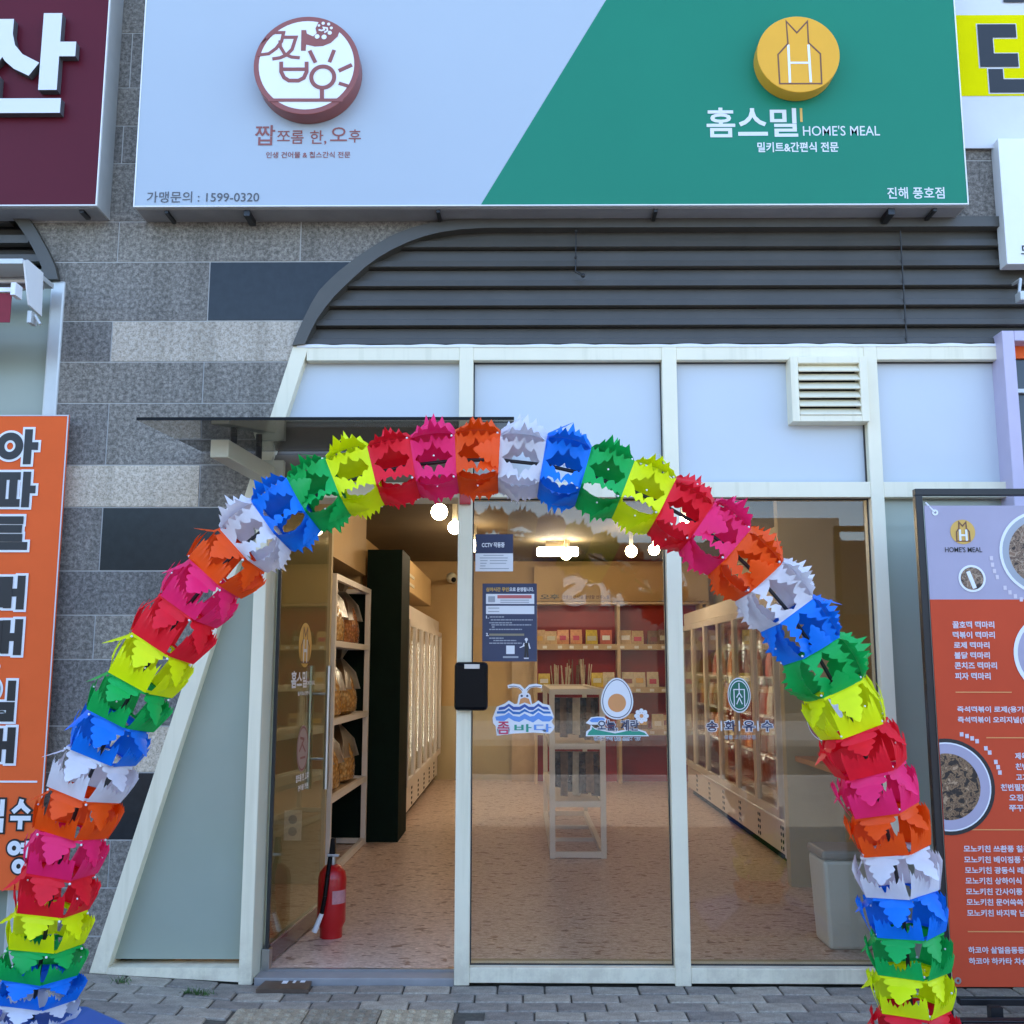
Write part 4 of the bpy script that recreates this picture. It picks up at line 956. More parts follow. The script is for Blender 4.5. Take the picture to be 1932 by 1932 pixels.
# lamps
lampn = ['nearest globe above the open doorway', 'globe beside the entrance mullion above the doorway', 'globe seen through the open glass door', 'small globe in front of the lit tube', 'left one of the two globes by the window mullion', 'right one of the two globes by the window mullion', 'globe seen through a leaf hole of the garland', 'globe hidden behind the notice at the mullion']
for (u, v, y, r), lab in zip(((829, 966, 1.7, .056), (858, 995, 2.6, .052), (581, 1043, 5.6, .062), (1068, 1046, 6.4, .062), (1191, 1040, 5.4, .062), (1234, 1037, 5.6, .06), (1290, 987, 1.6, .05), (895, 1030, 5.2, .06)), lampn):
    p = P(u, v, y)
    if y == 5.6 and u == 581: p = Vector((-1.35, 3.2, 2.7)); p = P(581, 1043, 3.3); 
    t = thing('globe_lamp', 'round lit white '+lab, 'lamp', tuple(p), 'globe ceiling lamps')
    MB().ball(tuple(p), r, 16, 10).build('globe', M['globe'], t, smooth=True)
    MB().cyl((p.x, p.y, p.z+r*.9), (p.x, p.y, CZ), .02, n=10).build('stem', M['frame_side'], t, smooth=True)
q = rect(1013, 1033, 1091, 1049, 6.5)
t = thing('tube_lamp', 'bright rectangular lit tube lamp near the ceiling at the rear', 'lamp', ((q[0]+q[1])/2, 6.5, q[2]))
MB().box(q[0], q[1], 6.45, 6.55, q[2], q[3]).build('tube', M['tube'], t, bevel=.02)
MB().box(q[0]+.1, q[1]-.1, 6.48, 6.52, q[3], CZ).build('mount', M['ceil'], t)
# security camera
p = P(852, 1090, 3.0); sc_ = thing('security_camera', 'small white dome camera on the rear wall seen through the doorway', 'camera', tuple(p))
p = P(852, 1090, 8.2); sc_.location = p; WL[sc_.name] = p
MB().ball(tuple(p), .07, 12, 8).build('dome', M['frame_side'], sc_, smooth=True); MB().ball((p.x+.03, p.y-.05, p.z-.03), .035, 10, 6).build('lens', M['blackplastic'], sc_, smooth=True)
MB().box(p.x-.03, p.x+.03, p.y, 8.8, p.z-.03, p.z+.03).build('bracket', M['frame_side'], sc_)
# socket on the left wall
pz = P(553, 1557, 2.10)
so_ = thing('wall_socket', 'white double power socket low on the beige wall behind the glass door', 'socket', tuple(pz))
MB().box(pz.x-.06, pz.x+.06, 2.088, 2.10, pz.z-.1, pz.z+.1).build('plate', M['rackwhite'], so_, bevel=.003)
for s_ in (-.04, .04): MB().cyl((pz.x, 2.0875, pz.z+s_), (pz.x, 2.084, pz.z+s_), .03, n=16).build('socket_hole', M['greyprint'], so_)
# counter
cz_ = P(1500, 1426, 2.05).z
co = thing('counter', 'wooden topped counter against the right partition wall', 'counter', (2.2, 1.4, FZ))
MB().box(P(1500, 1426, 2.04).x, IXR, .75, 2.045, cz_-.035, cz_).build('counter_top', M['countertop'], co, bevel=.003)
MB().box(2.2, IXR, .85, 2.04, FZ, cz_-.036).build('counter_body', M['wall_olive'], co)
# bin
by = .45; p0 = P(1572, 1790, by); p1 = P(1650, 1790, by)
w_ = p1.x-p0.x; cxb = (p0.x+p1.x)/2+.01; tb = thing('waste_bin', 'beige plastic waste bin with a grey lid inside the right window', 'bin', (cxb, by+.15, FZ))
zt = P(1600, 1624, by).z
def frust(x0, x1, y0, y1, z0, z1, k):
    cx = (x0+x1)/2; cy = (y0+y1)/2
    vs = [(cx+(x-cx)*k, cy+(y-cy)*k, z0) for x, y in ((x0, y0), (x1, y0), (x1, y1), (x0, y1))]+[(x, y, z1) for x, y in ((x0, y0), (x1, y0), (x1, y1), (x0, y1))]
    return vs, [(3,2,1,0),(4,5,6,7),(0,1,5,4),(1,2,6,5),(2,3,7,6),(3,0,4,7)]
vs, fs = frust(cxb-.15, cxb+.15, by, by+.3, FZ, zt, .86); MB().add(vs, fs).build('bin_body', M['bin'], tb, bevel=.02)
vs, fs = frust(cxb-.155, cxb+.155, by-.005, by+.305, zt+.002, zt+.05, 1.0); MB().add(vs, fs).build('bin_lid', M['binlid'], tb, bevel=.015)
# extinguisher
ey = .72; pe = P(626, 1700, ey); er = .078
M['menutext2'] = paint('faded_pink_label', (.55, .25, .27), .5, .15, 30)
e = thing('fire_extinguisher', 'red fire extinguisher with black hose standing inside the open door', 'fire extinguisher', (pe.x, ey, FZ))
zt = P(626, 1630, ey).z; hb = zt-FZ
MB().lathe((pe.x, ey, FZ), [(er*.78, 0), (er*.8, .05), (er, .085), (er, hb-.075), (er*.9, hb-.04), (er*.55, hb-.008), (er*.25, hb)], 28).build('cylinder', M['extred'], e, smooth=True)
MB().cyl((pe.x, ey, zt-.003), (pe.x, ey, zt+.045), .02, n=12).build('valve', M['steel'], e, smooth=True)
MB().box(pe.x-.03, pe.x+.035, ey-.02, ey+.02, zt+.04, zt+.055).build('carry_handle', M['steel'], e, bevel=.003)
MB().add([(pe.x-.02, ey-.02, zt+.055), (pe.x+.015, ey-.02, zt+.055), (pe.x+.015, ey+.02, zt+.055), (pe.x-.02, ey+.02, zt+.055), (pe.x-.012, ey-.015, zt+.14), (pe.x+.012, ey-.015, zt+.14), (pe.x+.012, ey+.015, zt+.14), (pe.x-.012, ey+.015, zt+.14)], [(3,2,1,0),(4,5,6,7),(0,1,5,4),(1,2,6,5),(2,3,7,6),(3,0,4,7)]).build('squeeze_lever', M['blackplastic'], e, bevel=.004)
b = MB(); hp = [(pe.x-.01, ey-.03, zt+.04), (pe.x-.012, ey-er-.005, zt-.05), (pe.x-.02, ey-er-.02, zt-.15), (pe.x-.035, ey-er-.025, zt-.24)]
for a, c_ in zip(hp, hp[1:]): b.cyl(a, c_, .012, n=10)
b.build('hose', M['blackplastic'], e, smooth=True)
MB().cyl((pe.x-.035, ey-er-.025, zt-.24), (pe.x-.072, ey-er-.028, zt-.335), .012, .016, n=12).build('nozzle', M['sticker'], e, smooth=True)
MB().strip([(pe.x+er*math.sin(a), zt-.13) for a in (.3, .6, .9, 1.2)], [(pe.x+er*math.sin(a), zt-.20) for a in (.3, .6, .9, 1.2)], 0, 0) if False else None
vs = []; 
for z in (zt-.20, zt-.13):
    for a in (.2, .5, .8, 1.1, 1.4): vs.append((pe.x+(er+.001)*math.sin(a), ey-(er+.001)*math.cos(a), z))
MB().add(vs, [(i, i+1, i+6, i+5) for i in range(4)]).build('paper_tag', M['menutext2'], e, recalc=False)

# ------------------------------------------------------------------ open glass door
hA = Vector((P(517, 1400, .13).x, .13)); hB = Vector((P(609, 1400, 1.05).x, 1.05))
dd = (hB-hA); DL = dd.length; dd.normalize(); dn = Vector((dd.y, -dd.x))      # dn points to +x (the outer face)
def DP(s, z, off=0): return (hA.x+dd.x*s+dn.x*off, hA.y+dd.y*s+dn.y*off, z)
def dhit(u, v):
    r = ray(u, v); t = (Vector((hA.x, hA.y))-Vector((CP.x, CP.y))).dot(dn)/Vector((r.x, r.y)).dot(dn); p = CP+r*t
    return (Vector((p.x, p.y))-hA).dot(dd), p.z
dr = thing('glass_door', 'frameless glass entrance door swung open inwards with long steel pulls', 'door', (hA.x, hA.y, FZ))
def dbox(s0, s1, z0, z1, o0, o1, name, mat, par=dr, bev=0):
    vs = [DP(s, z, o) for z in (z0, z1) for (s, o) in ((s0, o0), (s1, o0), (s1, o1), (s0, o1))]
    return MB().add(vs, [(3,2,1,0),(4,5,6,7),(0,1,5,4),(1,2,6,5),(2,3,7,6),(3,0,4,7)]).build(name, mat, par, bevel=bev)
DZ1 = zB0-.01
dbox(0, DL, FZ+.10, DZ1, -.005, .005, 'door_pane', M['doorglass'])
dbox(0.02, DL, FZ+.012, FZ+.10, -.012, .012, 'bottom_rail', paint('reflecting_bronze_rail', (.12, .07, .06), .2, .1, 6, coat=.4))
dbox(0.02, DL, FZ+.10, FZ+.107, -.013, .013, 'rail_edge', M['steel'])
dbox(-.004, .012, FZ+.05, DZ1, -.008, .008, 'pivot_gasket', M['reveal'])
dbox(-.02, .03, FZ-.03, FZ+.09, -.02, .02, 'pivot_hinge', M['steel'], bev=.003)
sh, _ = dhit(600, 1370)
for sgn in (1, -1):
    a = DP(sh, dhit(600, 1256)[1], sgn*.055); b_ = DP(sh, dhit(600, 1487)[1], sgn*.055)
    MB().cyl(a, b_, .016, n=16).build('pull_handle', M['steel'], dr, smooth=True)
for v in (1309, 1431):
    z = dhit(600, v)[1]; MB().cyl(DP(sh, z, -.055), DP(sh, z, .055), .009, n=12).build('handle_fixing', M['steel'], dr, smooth=True)
# prints on the door
s0, zc = dhit(574, 1217); R_ = (dhit(574, 1175)[1]-dhit(574, 1259)[1])/2
def disc_on_door(s, z, R_, mat, off, name):
    n = 36; vs = [DP(s+R_*math.cos(2*math.pi*i/n), z+R_*math.sin(2*math.pi*i/n), off) for i in range(n)]
    return MB().add(vs, [tuple(range(n))]).build(name, mat, dr, recalc=False)
disc_on_door(s0, zc, R_, M['goldlogo'], .0062, 'gold_sticker')
b = MB()
def dstroke(b, pts, w, off):
    for (a, c_) in zip(pts, pts[1:]):
        a = Vector(a); c_ = Vector(c_); t = (c_-a).normalized(); n_ = Vector((-t.y, t.x))*w/2; a = a-t*w*.3; c_ = c_+t*w*.3
        b.add([DP(*(a+n_), off), DP(*(a-n_), off), DP(*(c_-n_), off), DP(*(c_+n_), off)], [(0, 1, 2, 3)])
hs = [(-.30, .78), (0, .40), (.30, .78), (.32, .25), (.62, -.05), (.64, -.78), (-.64, -.78), (-.62, -.05), (-.32, .25), (-.30, .78)]
dstroke(b, [(s0+x*R_, zc+z*R_) for x, z in hs], .012, .0068); b.build('house_outline', M['brownline'], dr, recalc=False)
b = MB(); dstroke(b, [(s0-.25*R_, zc+.2*R_), (s0-.25*R_, zc-.75*R_)], .018, .0074); dstroke(b, [(s0+.25*R_, zc+.2*R_), (s0+.25*R_, zc-.75*R_)], .018, .0074); dstroke(b, [(s0-.2*R_, zc-.25*R_), (s0+.2*R_, zc-.25*R_)], .018, .0074)
b.build('letter_h', M['sticker'], dr, recalc=False)
def dtext(items, mat, off, bold, name='lettering'):
    b = MB()
    for s, u0, v0, u1, v1 in items:
        a0_, zb_ = dhit(u0, v1); a1_, zt_ = dhit(u1, (v0+v1)/2); zt_ = dhit((u0+u1)/2, v0)[1]; zb_ = dhit((u0+u1)/2, v1)[1]
        text_on(b, s, a0_, a1_, zb_, zt_, lambda x, z: DP(x, z, off), bold)
    b.build(name, mat, dr, recalc=False)
dtext([('홈스밀', 547, 1266, 577, 1298), ("HOME'S MEAL", 575, 1284, 592, 1292), ('밀키트&간편식', 560, 1304, 582, 1312)], M['sticker'], .0062, .03)
s1_, z1_ = dhit(569, 1412); R2 = .11
b = MB()
for k in range(1):
    n = 36; a_ = [DP(s1_+R2*1.0*math.cos(2*math.pi*i/n), z1_+R2*1.15*math.sin(2*math.pi*i/n), .0062) for i in range(n)]; b.add(a_, [tuple(range(n))])
b.build('round_sticker', paint('pale_pink_film', (.45, .33, .30), .5, .05, 3), dr, recalc=False)
b = MB(); dstroke(b, [(s1_+R2*.92*math.cos(a/18*math.pi), z1_+R2*1.05*math.sin(a/18*math.pi)) for a in range(37)], .010, .0068)
dstroke(b, [(s1_-.05, z1_+.06), (s1_+.02, z1_+.05), (s1_-.06, z1_-.01)], .014, .0068); dstroke(b, [(s1_-.02, z1_+.03), (s1_+.05, z1_-.02)], .014, .007); dstroke(b, [(s1_-.04, z1_-.05), (s1_+.05, z1_-.05)], .012, .0068)
b.build('sticker_lines', M['brown'], dr, recalc=False)
dtext([('짭쪼롬 한, 오후', 556, 1459, 580, 1474), ('건어물 전문', 560, 1479, 579, 1490)], M['sticker'], .0062, .03)
# floor plate of the pivot
fp = thing('floor_plate', 'worn brown steel floor plate at the door pivot', 'plate', (hA.x, .03, .03))
def Gd(u, v, z): r = ray(u, v); p = CP+r*((z-H)/r.z); return p
pts = [Gd(505, 1846, .016), Gd(597, 1843, .016), Gd(588, 1850, .016), Gd(582, 1866, .016), Gd(483, 1866, .016)]
MB().prism3([tuple(p) for p in pts], (0, 0, -.02)).build('plate_sheet', M['rust'], fp)
b = MB()
for (u, v, w_) in ((538, 1849, 10), (556, 1848, 5), (572, 1847, 9)):
    p = Gd(u, v+4, .0165); b.box(p.x-w_*.0013, p.x+w_*.0013, p.y-.022, p.y+.022, .0165, .0172)
b.build('chalk_mark', M['sticker'], fp, kind='stuff')

# ------------------------------------------------------------------ notices and stickers on the window
YG = .048
n1 = thing('cctv_notice', 'small notice with dark header reading CCTV on the window beside the mullion', 'notice', (P(932, 1043, YG).x, YG, P(932, 1078, YG).z))
q = rect(897, 1008, 968, 1078, YG); q2_ = rect(897, 1008, 968, 1044, YG)
MB().box(q[0], q[1], YG-.001, YG+.001, q[2], q2_[2]).build('paper', M['sticker'], n1); MB().box(q[0], q[1], YG-.0012, YG+.001, q2_[2], q[3]).build('header', M['navy'], n1)
letters(n1, [('CCTV 작동중', 909, 1023, 952, 1033)], M['sticker'], YG-.003, .03); letters(n1, [('CCTV', 920, 1013, 945, 1018)], M['sticker'], YG-.003, .0) if False else None
b = MB()
for i, (u0, u1) in enumerate(((912, 950), (905, 958), (906, 920), (924, 957), (906, 918), (924, 955), (906, 916), (905, 960))):
    v = (1047, 1052, 1057, 1057, 1062, 1062, 1067, 1072)[i]; q = rect(u0, v, u1, v+1.4, YG-.002); b.box(q[0], q[1], YG-.002, YG-.0015, q[2], q[3])
q = rect(899, 1011, 922, 1013.5, YG-.003); 
b.build('printed_line', M['greyprint'], n1, kind='stuff')
n2 = thing('blue_notice', 'navy poster with white boxes and small print on the window left of the shelves', 'notice', (P(961, 1175, YG).x, YG, P(961, 1248, YG).z))
q = rect(910, 1101, 1013, 1248, YG); MB().box(q[0], q[1], YG-.001, YG+.001, q[2], q[3]).build('poster_sheet', M['navy'], n2)
letters(n2, [('심야시간 무인', 917, 1108, 960, 1116)], M['goldlogo'], YG-.003, .03); letters(n2, [('으로 운영됩니다.', 961, 1108, 1007, 1116)], M['sticker'], YG-.003, .03)
for (u0, v0, u1, v1) in ((917, 1120.6, 1008, 1139.5), (917, 1143, 1008, 1158.5), (955, 1218, 971, 1234)):
    q = rect(u0, v0, u1, v1, YG-.002); MB().box(q[0], q[1], YG-.002, YG-.0012, q[2], q[3]).build('white_box', M['sticker'], n2)
q = rect(938.5, 1122.8, 1003, 1129, YG-.003); MB().box(q[0], q[1], YG-.003, YG-.0022, q[2], q[3]).build('red_strip', paint('soft_red_print', (.55, .13, .13), .5, .05, 3), n2)
letters(n2, [('1.', 917, 1161.5, 922, 1167), ('2.', 917, 1194, 922, 1200)], M['sticker'], YG-.003, .04)
b = MB()
for v, u0, u1 in ((1163, 924, 951), (1168.5, 926, 1005), (1174, 923, 966), (1178, 927, 1003), (1182, 928, 933), (1186.5, 923, 985), (1203, 923, 950), (1207.5, 931, 974), (1212.5, 923, 984)):
    x = u0
    while x < u1:
        w_ = random.uniform(3, 8); q = rect(x, v, min(x+w_, u1), v+2.0, YG-.002); b.box(q[0], q[1], YG-.002, YG-.0014, q[2], q[3]); x += w_+.8
q = rect(949, 1238, 978, 1241.5, YG-.002); b.box(q[0], q[1], YG-.002, YG-.0014, q[2], q[3])
b.build('printed_line', M['greyprint'], n2, kind='stuff')
b = MB(); q = rect(923, 1195.5, 989, 1199.5, YG-.002); b.box(q[0], q[1], YG-.002, YG-.0014, q[2], q[3]); b.build('gold_line', paint('dull_gold_print', (.28, .24, .15), .5, .05, 3), n2)
b = MB(); q = rect(921, 1125, 934, 1136, YG-.003); b.box(q[0], q[1], YG-.003, YG-.0022, q[2], q[3])
for v in (1131.5, 1135.5, 1146.5, 1153): q = rect(944 if v < 1140 else 921, v, 998 if v < 1140 else 942, v+1.6, YG-.003); b.box(q[0], q[1], YG-.003, YG-.0022, q[2], q[3])
b.build('grey_print', M['greyprint'], n2, kind='stuff')
b = MB()                                    # printed figure of a pointing shop assistant
xz = lambda u, v: XZ(u, v, YG-.002)
for pts, w_ in (([(990, 1218), (983, 1221), (980.5, 1221.5)], .005), ([(993, 1208), (993, 1212)], .006), ([(997, 1213), (1000, 1224)], .006), ([(989, 1213), (987, 1219)], .006), ([(993, 1210), (993, 1213)], .004)): stroke(b, [xz(*p) for p in pts], w_, YG-.002, .0006)
cc = xz(993, 1206.5); b.prism(circ(cc[0], cc[1], .008, n=14), YG-.003, YG-.0022); b.prism([xz(*p) for p in ((988, 1241), (998, 1241), (997, 1243), (989, 1243))], YG-.003, YG-.0022)
b.build('printed_figure', M['sticker'], n2)
b = MB(); b.prism([xz(*p) for p in ((989.5, 1213), (997, 1213), (996.5, 1226), (997.5, 1240), (994.5, 1240), (993.3, 1228), (992, 1240), (989, 1240), (990, 1226))], YG-.004, YG-.0031); b.build('printed_apron', M['black'], n2)
def spx(*p): return XZ(894.6+p[0]*.1985, 1259+p[1]*.1985, YG)
# sea sticker
st = thing('sea_sticker', 'window sticker of an orange sea creature above blue waves with Korean lettering', 'sticker', (P(990, 1340, YG).x, YG, P(990, 1388, YG).z))
def poly(par, name, mat, pts, off): return MB().prism([spx(*p) for p in pts], YG-off, YG-off+.0006).build(name, mat, par)
poly(st, 'white_border', M['sticker'], [(175, 480), (215, 375), (290, 345), (330, 315), (385, 350), (410, 345), (425, 262), (450, 245), (515, 245), (535, 265), (550, 350), (575, 340), (610, 315), (650, 345), (715, 360), (760, 470), (735, 520), (765, 560), (755, 590), (720, 630), (560, 620), (370, 630), (215, 650), (205, 560), (180, 530)], .0012)
poly(st, 'navy_wave', M['seablue'], [(235, 380), (290, 372), (330, 345), (375, 375), (430, 375), (480, 348), (520, 375), (570, 375), (610, 342), (650, 372), (700, 378), (715, 405), (660, 400), (610, 370), (560, 408), (520, 405), (480, 378), (440, 405), (370, 405), (330, 372), (290, 400), (230, 408)], .002)
poly(st, 'blue_wave', paint('mid_blue_print', (.02, .16, .48), .4, .05, 3), [(218, 418), (290, 415), (330, 388), (370, 420), (430, 425), (480, 395), (530, 425), (560, 420), (610, 388), (660, 418), (722, 420), (730, 440), (660, 440), (610, 412), (560, 450), (480, 420), (430, 448), (370, 445), (330, 412), (290, 440), (215, 440)], .002)
poly(st, 'pale_wave', M['skyblue'], [(200, 470), (290, 455), (330, 430), (370, 462), (430, 470), (480, 440), (530, 468), (570, 462), (610, 428), (660, 460), (740, 465), (750, 485), (715, 515), (650, 515), (610, 490), (560, 525), (480, 490), (430, 520), (380, 510), (330, 480), (280, 515), (210, 505)], .002)
poly(st, 'orange_head', M['salmon'], [(425, 355), (440, 300), (480, 285), (520, 300), (540, 355), (480, 335)], .002)
b = MB()
for x in (452, 505): cc = spx(x, 272); b.prism(circ(cc[0], cc[1], .006, n=12), YG-.0024, YG-.0018)
b.build('eye', M['navy'], st)
b = MB(); stroke(b, [spx(*p) for p in ((320, 185), (370, 172), (430, 180), (465, 215), (475, 250))], .017, YG-.001, .0006); stroke(b, [spx(*p) for p in ((645, 185), (590, 172), (530, 180), (495, 215), (483, 250))], .017, YG-.001, .0006); b.build('feeler', M['sticker'], st)
b = MB(); stroke(b, [spx(*p) for p in ((330, 183), (380, 180), (430, 190), (460, 220))], .003, YG-.003, .0006); stroke(b, [spx(*p) for p in ((635, 183), (580, 180), (530, 190), (500, 220))], .003, YG-.003, .0006); b.build('feeler_line', M['navy'], st)
def tsp(par, s, x0, y0, x1, y1, mat, bold=.03, halo=.07, off=.004):
    letters(par, [(s, 894.6+x0*.1985, 1259+y0*.1985, 894.6+x1*.1985, 1259+y1*.1985)], mat, YG-off, bold, halo=halo, halomat=M['sticker'])
tsp(st, '좀', 222, 515, 335, 635, M['pinkp'], .018, .05); tsp(st, '바', 382, 540, 545, 615, M['teal'], .018, .05); tsp(st, '다', 568, 538, 735, 615, M['skyblue'], .018, .05)
# egg sticker
eg = thing('egg_sticker', 'window sticker of a halved egg above a green hill with Korean lettering', 'sticker', (P(1164, 1340, YG).x, YG, P(1164, 1398, YG).z))
def egg(cx, cy, rx, ry): return [spx(cx+rx*math.cos(a)*(1-.13*math.sin(a)*-1 if False else 1+.16*(-math.sin(a))*-1), cy+ry*math.sin(a)) for a in [2*math.pi*i/44 for i in range(44)]]
for nme, mt, rx, ry, off in (('egg_outline', M['sticker'], 152, 198, .001), ('egg_line', M['navy'], 138, 184, .0017), ('egg_white', M['sticker'], 131, 176, .0024)):
    MB().prism(egg(1358, 298, rx, ry), YG-off, YG-off+.0006).build(nme, mt, eg)
cc = spx(1357, 338); MB().prism(circ(cc[0], cc[1], .0455, n=28), YG-.0031, YG-.0025).build('yolk', M['salmon'], eg)
poly(eg, 'cloud_border', M['sticker'], [(1060, 530), (1085, 505), (1110, 475), (1170, 468), (1230, 470), (1260, 490), (1240, 545), (1100, 545)], .0012)
poly(eg, 'cloud', M['skyblue'], [(1095, 510), (1120, 485), (1170, 478), (1225, 480), (1245, 495), (1220, 520), (1120, 522)], .002)
poly(eg, 'hill_border', M['sticker'], [(1060, 655), (1065, 610), (1100, 585), (1110, 545), (1140, 575), (1200, 590), (1330, 612), (1450, 590), (1540, 582), (1630, 610), (1662, 655)], .0012)
poly(eg, 'green_hill', M['teal'], [(1075, 645), (1090, 612), (1118, 590), (1118, 565), (1150, 590), (1220, 605), (1340, 628), (1450, 605), (1540, 598), (1615, 620), (1645, 645)], .002)
tsp(eg, '오늘, 계란', 1172, 500, 1565, 610, M['navy'], .02, .07, .005)
tsp(eg, '방목한 닭이 낳은 신선한 계란', 1142, 665, 1585, 697, M['navy'], .0, .09, .004)
b = MB(); cc = spx(1590, 462)
for i in range(8):
    a = i*math.pi/4; b.prism(circ(cc[0]+.026*math.cos(a), cc[1]+.026*math.sin(a), .011, n=10), YG-.0012-.00005*i, YG-.0006)
b.prism(circ(cc[0], cc[1], .017, n=14), YG-.0024, YG-.0014); b.build('daisy', M['sticker'], eg)
MB().prism(circ(cc[0], cc[1], .010, n=12), YG-.003, YG-.0025).build('daisy_heart', M['salmon'], eg)
# green oval sticker
ov = thing('green_oval_sticker', 'green oval emblem sticker with four Korean letters on the right window', 'sticker', (P(1395, 1340, YG).x, YG, P(1395, 1388, YG).z))
c0 = XZ(1394.5, 1311.5, YG)
for nme, mt, k_, off in (('oval_border', M['sticker'], 1.0, .001), ('oval_ring', M['darkgreen'], .93, .0016), ('oval_line', M['sticker'], .84, .0022), ('oval_field', M['darkgreen'], .78, .0028)):
    MB().prism(circ(c0[0], c0[1], .0575*k_, .087*k_, n=40), YG-off, YG-off+.0005).build(nme, mt, ov)
b = MB()
for pts in ([(-.026, -.055), (-.026, .028), (.026, .028), (.026, -.055)], [(0, .06), (0, .012), (-.014, -.012)], [(0, .012), (.014, -.012)], [(0, -.012), (-.014, -.045)], [(0, -.012), (.014, -.045)]):
    stroke(b, [(c0[0]+x, c0[1]+z) for x, z in pts], .005, YG-.0035, .0006)
b.build('oval_glyph', M['sticker'], ov)
for s, u0, u1 in (('송', 1333, 1354), ('화', 1367, 1388), ('유', 1402, 1424), ('수', 1437, 1458)): letters(ov, [(s, u0, 1360, u1, 1380)], M['navy'], YG-.003, .02, halo=.08, halomat=M['sticker'])
b = MB()
for u in (1361, 1395, 1430): q = rect(u-1.3, 1360, u+1.3, 1379, YG-.002); b.box(q[0], q[1], YG-.002, YG-.001, q[2], q[3])
b.build('divider_bar', M['sticker'], ov)
letters(ov, [('알뜰 고기전문점', 1367, 1387, 1425, 1395)], M['greyprint'], YG-.002, .02)
b = MB(); c1_ = XZ(1560, 1356, YG); stroke(b, circ(c1_[0], c1_[1], .092, .105, n=36), .012, YG-.001, .0006, closed=True)
rsx = thing('ring_sticker', 'round white sticker with a red ring mostly hidden behind the right garland leg', 'sticker', (c1_[0], YG, c1_[1]))
b.build('red_ring', M['brown'], rsx); MB().prism(circ(c1_[0], c1_[1], .10, .115, n=36), YG-.0005, YG).build('sticker_sheet', M['sticker'], rsx)

# ------------------------------------------------------------------ standing menu banner at the right
YB = -.58
gb = -.0
sb = thing('menu_banner_stand', 'black framed standing menu banner with lavender top and brick red body at the right', 'banner stand', (P(1760, 1400, YB).x, YB, 0))
xb0, xb1 = P(1741, 1170, YB).x, P(1755, 1170, YB).x
ztop_ = P(1800, 934, YB).z; XE = 3.0
b = MB(); b.box(xb0, xb1, YB, YB+.035, .0, ztop_).build('left_post', M['blackmetal'], sb, bevel=.003)
MB().box(xb0, XE, YB-.001, YB+.036, ztop_-.001, ztop_+.03).build('top_rail', M['blackmetal'], sb, bevel=.003)
MB().box(XE-.035, XE, YB, YB+.035, 0, ztop_).build('right_post', M['blackmetal'], sb)
YM = YB-.01
mx0 = P(1771, 1400, YM).x; mz1 = P(1800, 954, YM).z; mz0 = P(1850, 1862, YM).z; mzd = P(1850, 1131, YM).z
MB().box(mx0, XE-.06, YM, YM+.006, mz0, mzd).build('red_cloth', M['menured'], sb); MB().box(mx0, XE-.06, YM, YM+.006, mzd, mz1).build('lavender_cloth', M['menugrey'], sb)
b = MB(); b.cyl(tuple(P(1746, 948, YB-.002)), tuple(P(1763, 966, YM-.003)), .004, n=6); b.build('corner_tie', M['sticker'], sb)
for (u, v) in ((1764, 967), (1807, 1850)):
    c_ = XZ(u, v, YM); bb = MB(); stroke(bb, circ(c_[0], c_[1], .010, n=16), .008, YM-.002, .003, closed=True); bb.build('eyelet', M['steel'], sb)
YT = YM-.002
def tx(items, mat=None, bold=.02, Y=YT, name='lettering'): return letters(sb, items, mat or M['menutext'], Y, bold, name=name)
M['menutext'] = paint('pink_white_print', (.66, .58, .62), .5, .02, 3)
tx([('꿀호떡 떡마리', 1797, 1172, 1876, 1185.5), ('떡볶이 떡마리', 1797.5, 1191.5, 1877, 1204.5), ('로제 떡마리', 1799.5, 1211, 1867, 1223.5), ('불닭 떡마리', 1800.5, 1230, 1867.5, 1243), ('콘치즈 떡마리', 1801, 1249, 1881, 1262.5), ('피자 떡마리', 1802, 1269, 1869, 1282.5)], bold=.03)
tx([('즉석떡볶이 로제(용기)', 1806, 1332.5, 1936, 1346), ('즉석떡볶이 오리지널(용기)', 1807, 1352, 1957, 1366)], bold=.03)
tx([('제육볶음', 1915, 1420, 1962, 1433), ('천번구이', 1916, 1440, 1963, 1453), ('고기구이', 1917, 1460, 1964, 1473), ('천번필진', 1888, 1479, 1938, 1492), ('오징어', 1904, 1498.5, 1944, 1511.5), ('쭈꾸미', 1904, 1518, 1944, 1531)], bold=.03)
for s, u, v in (('모노키친 쓰촨풍 칠리', 1818, 1601.5), ('모노키친 베이징풍 깐풍', 1819, 1622), ('모노키친 광동식 레몬', 1820.5, 1642), ('모노키친 상하이식 볶음', 1821.5, 1662), ('모노키친 간사이풍 소스', 1822.5, 1682.3), ('모노키친 문어쏙쏙 볼', 1823.5, 1702.3), ('모노키친 바지락 납작', 1824.5, 1722.8), ('하코야 살얼음동동우동', 1827, 1792.6), ('하코야 하카타 차슈', 1828, 1813.5)):
    L_ = sum(.42 if ch == ' ' else 1 for ch in s); tx([(s, u, v-6.5, u+L_*12.6, v+6.5)], bold=.03)
b = MB()
for (u0, u1, v) in ((1803, 1909, 1306), (1861, 1990, 1392), (1818, 1990, 1565.6), (1826, 1990, 1758)): q = rect(u0, v-1, u1, v+1, YT); b.box(q[0], q[1], YT, YT+.001, q[2], q[3])
b.build('printed_rule', M['salmon'], sb)
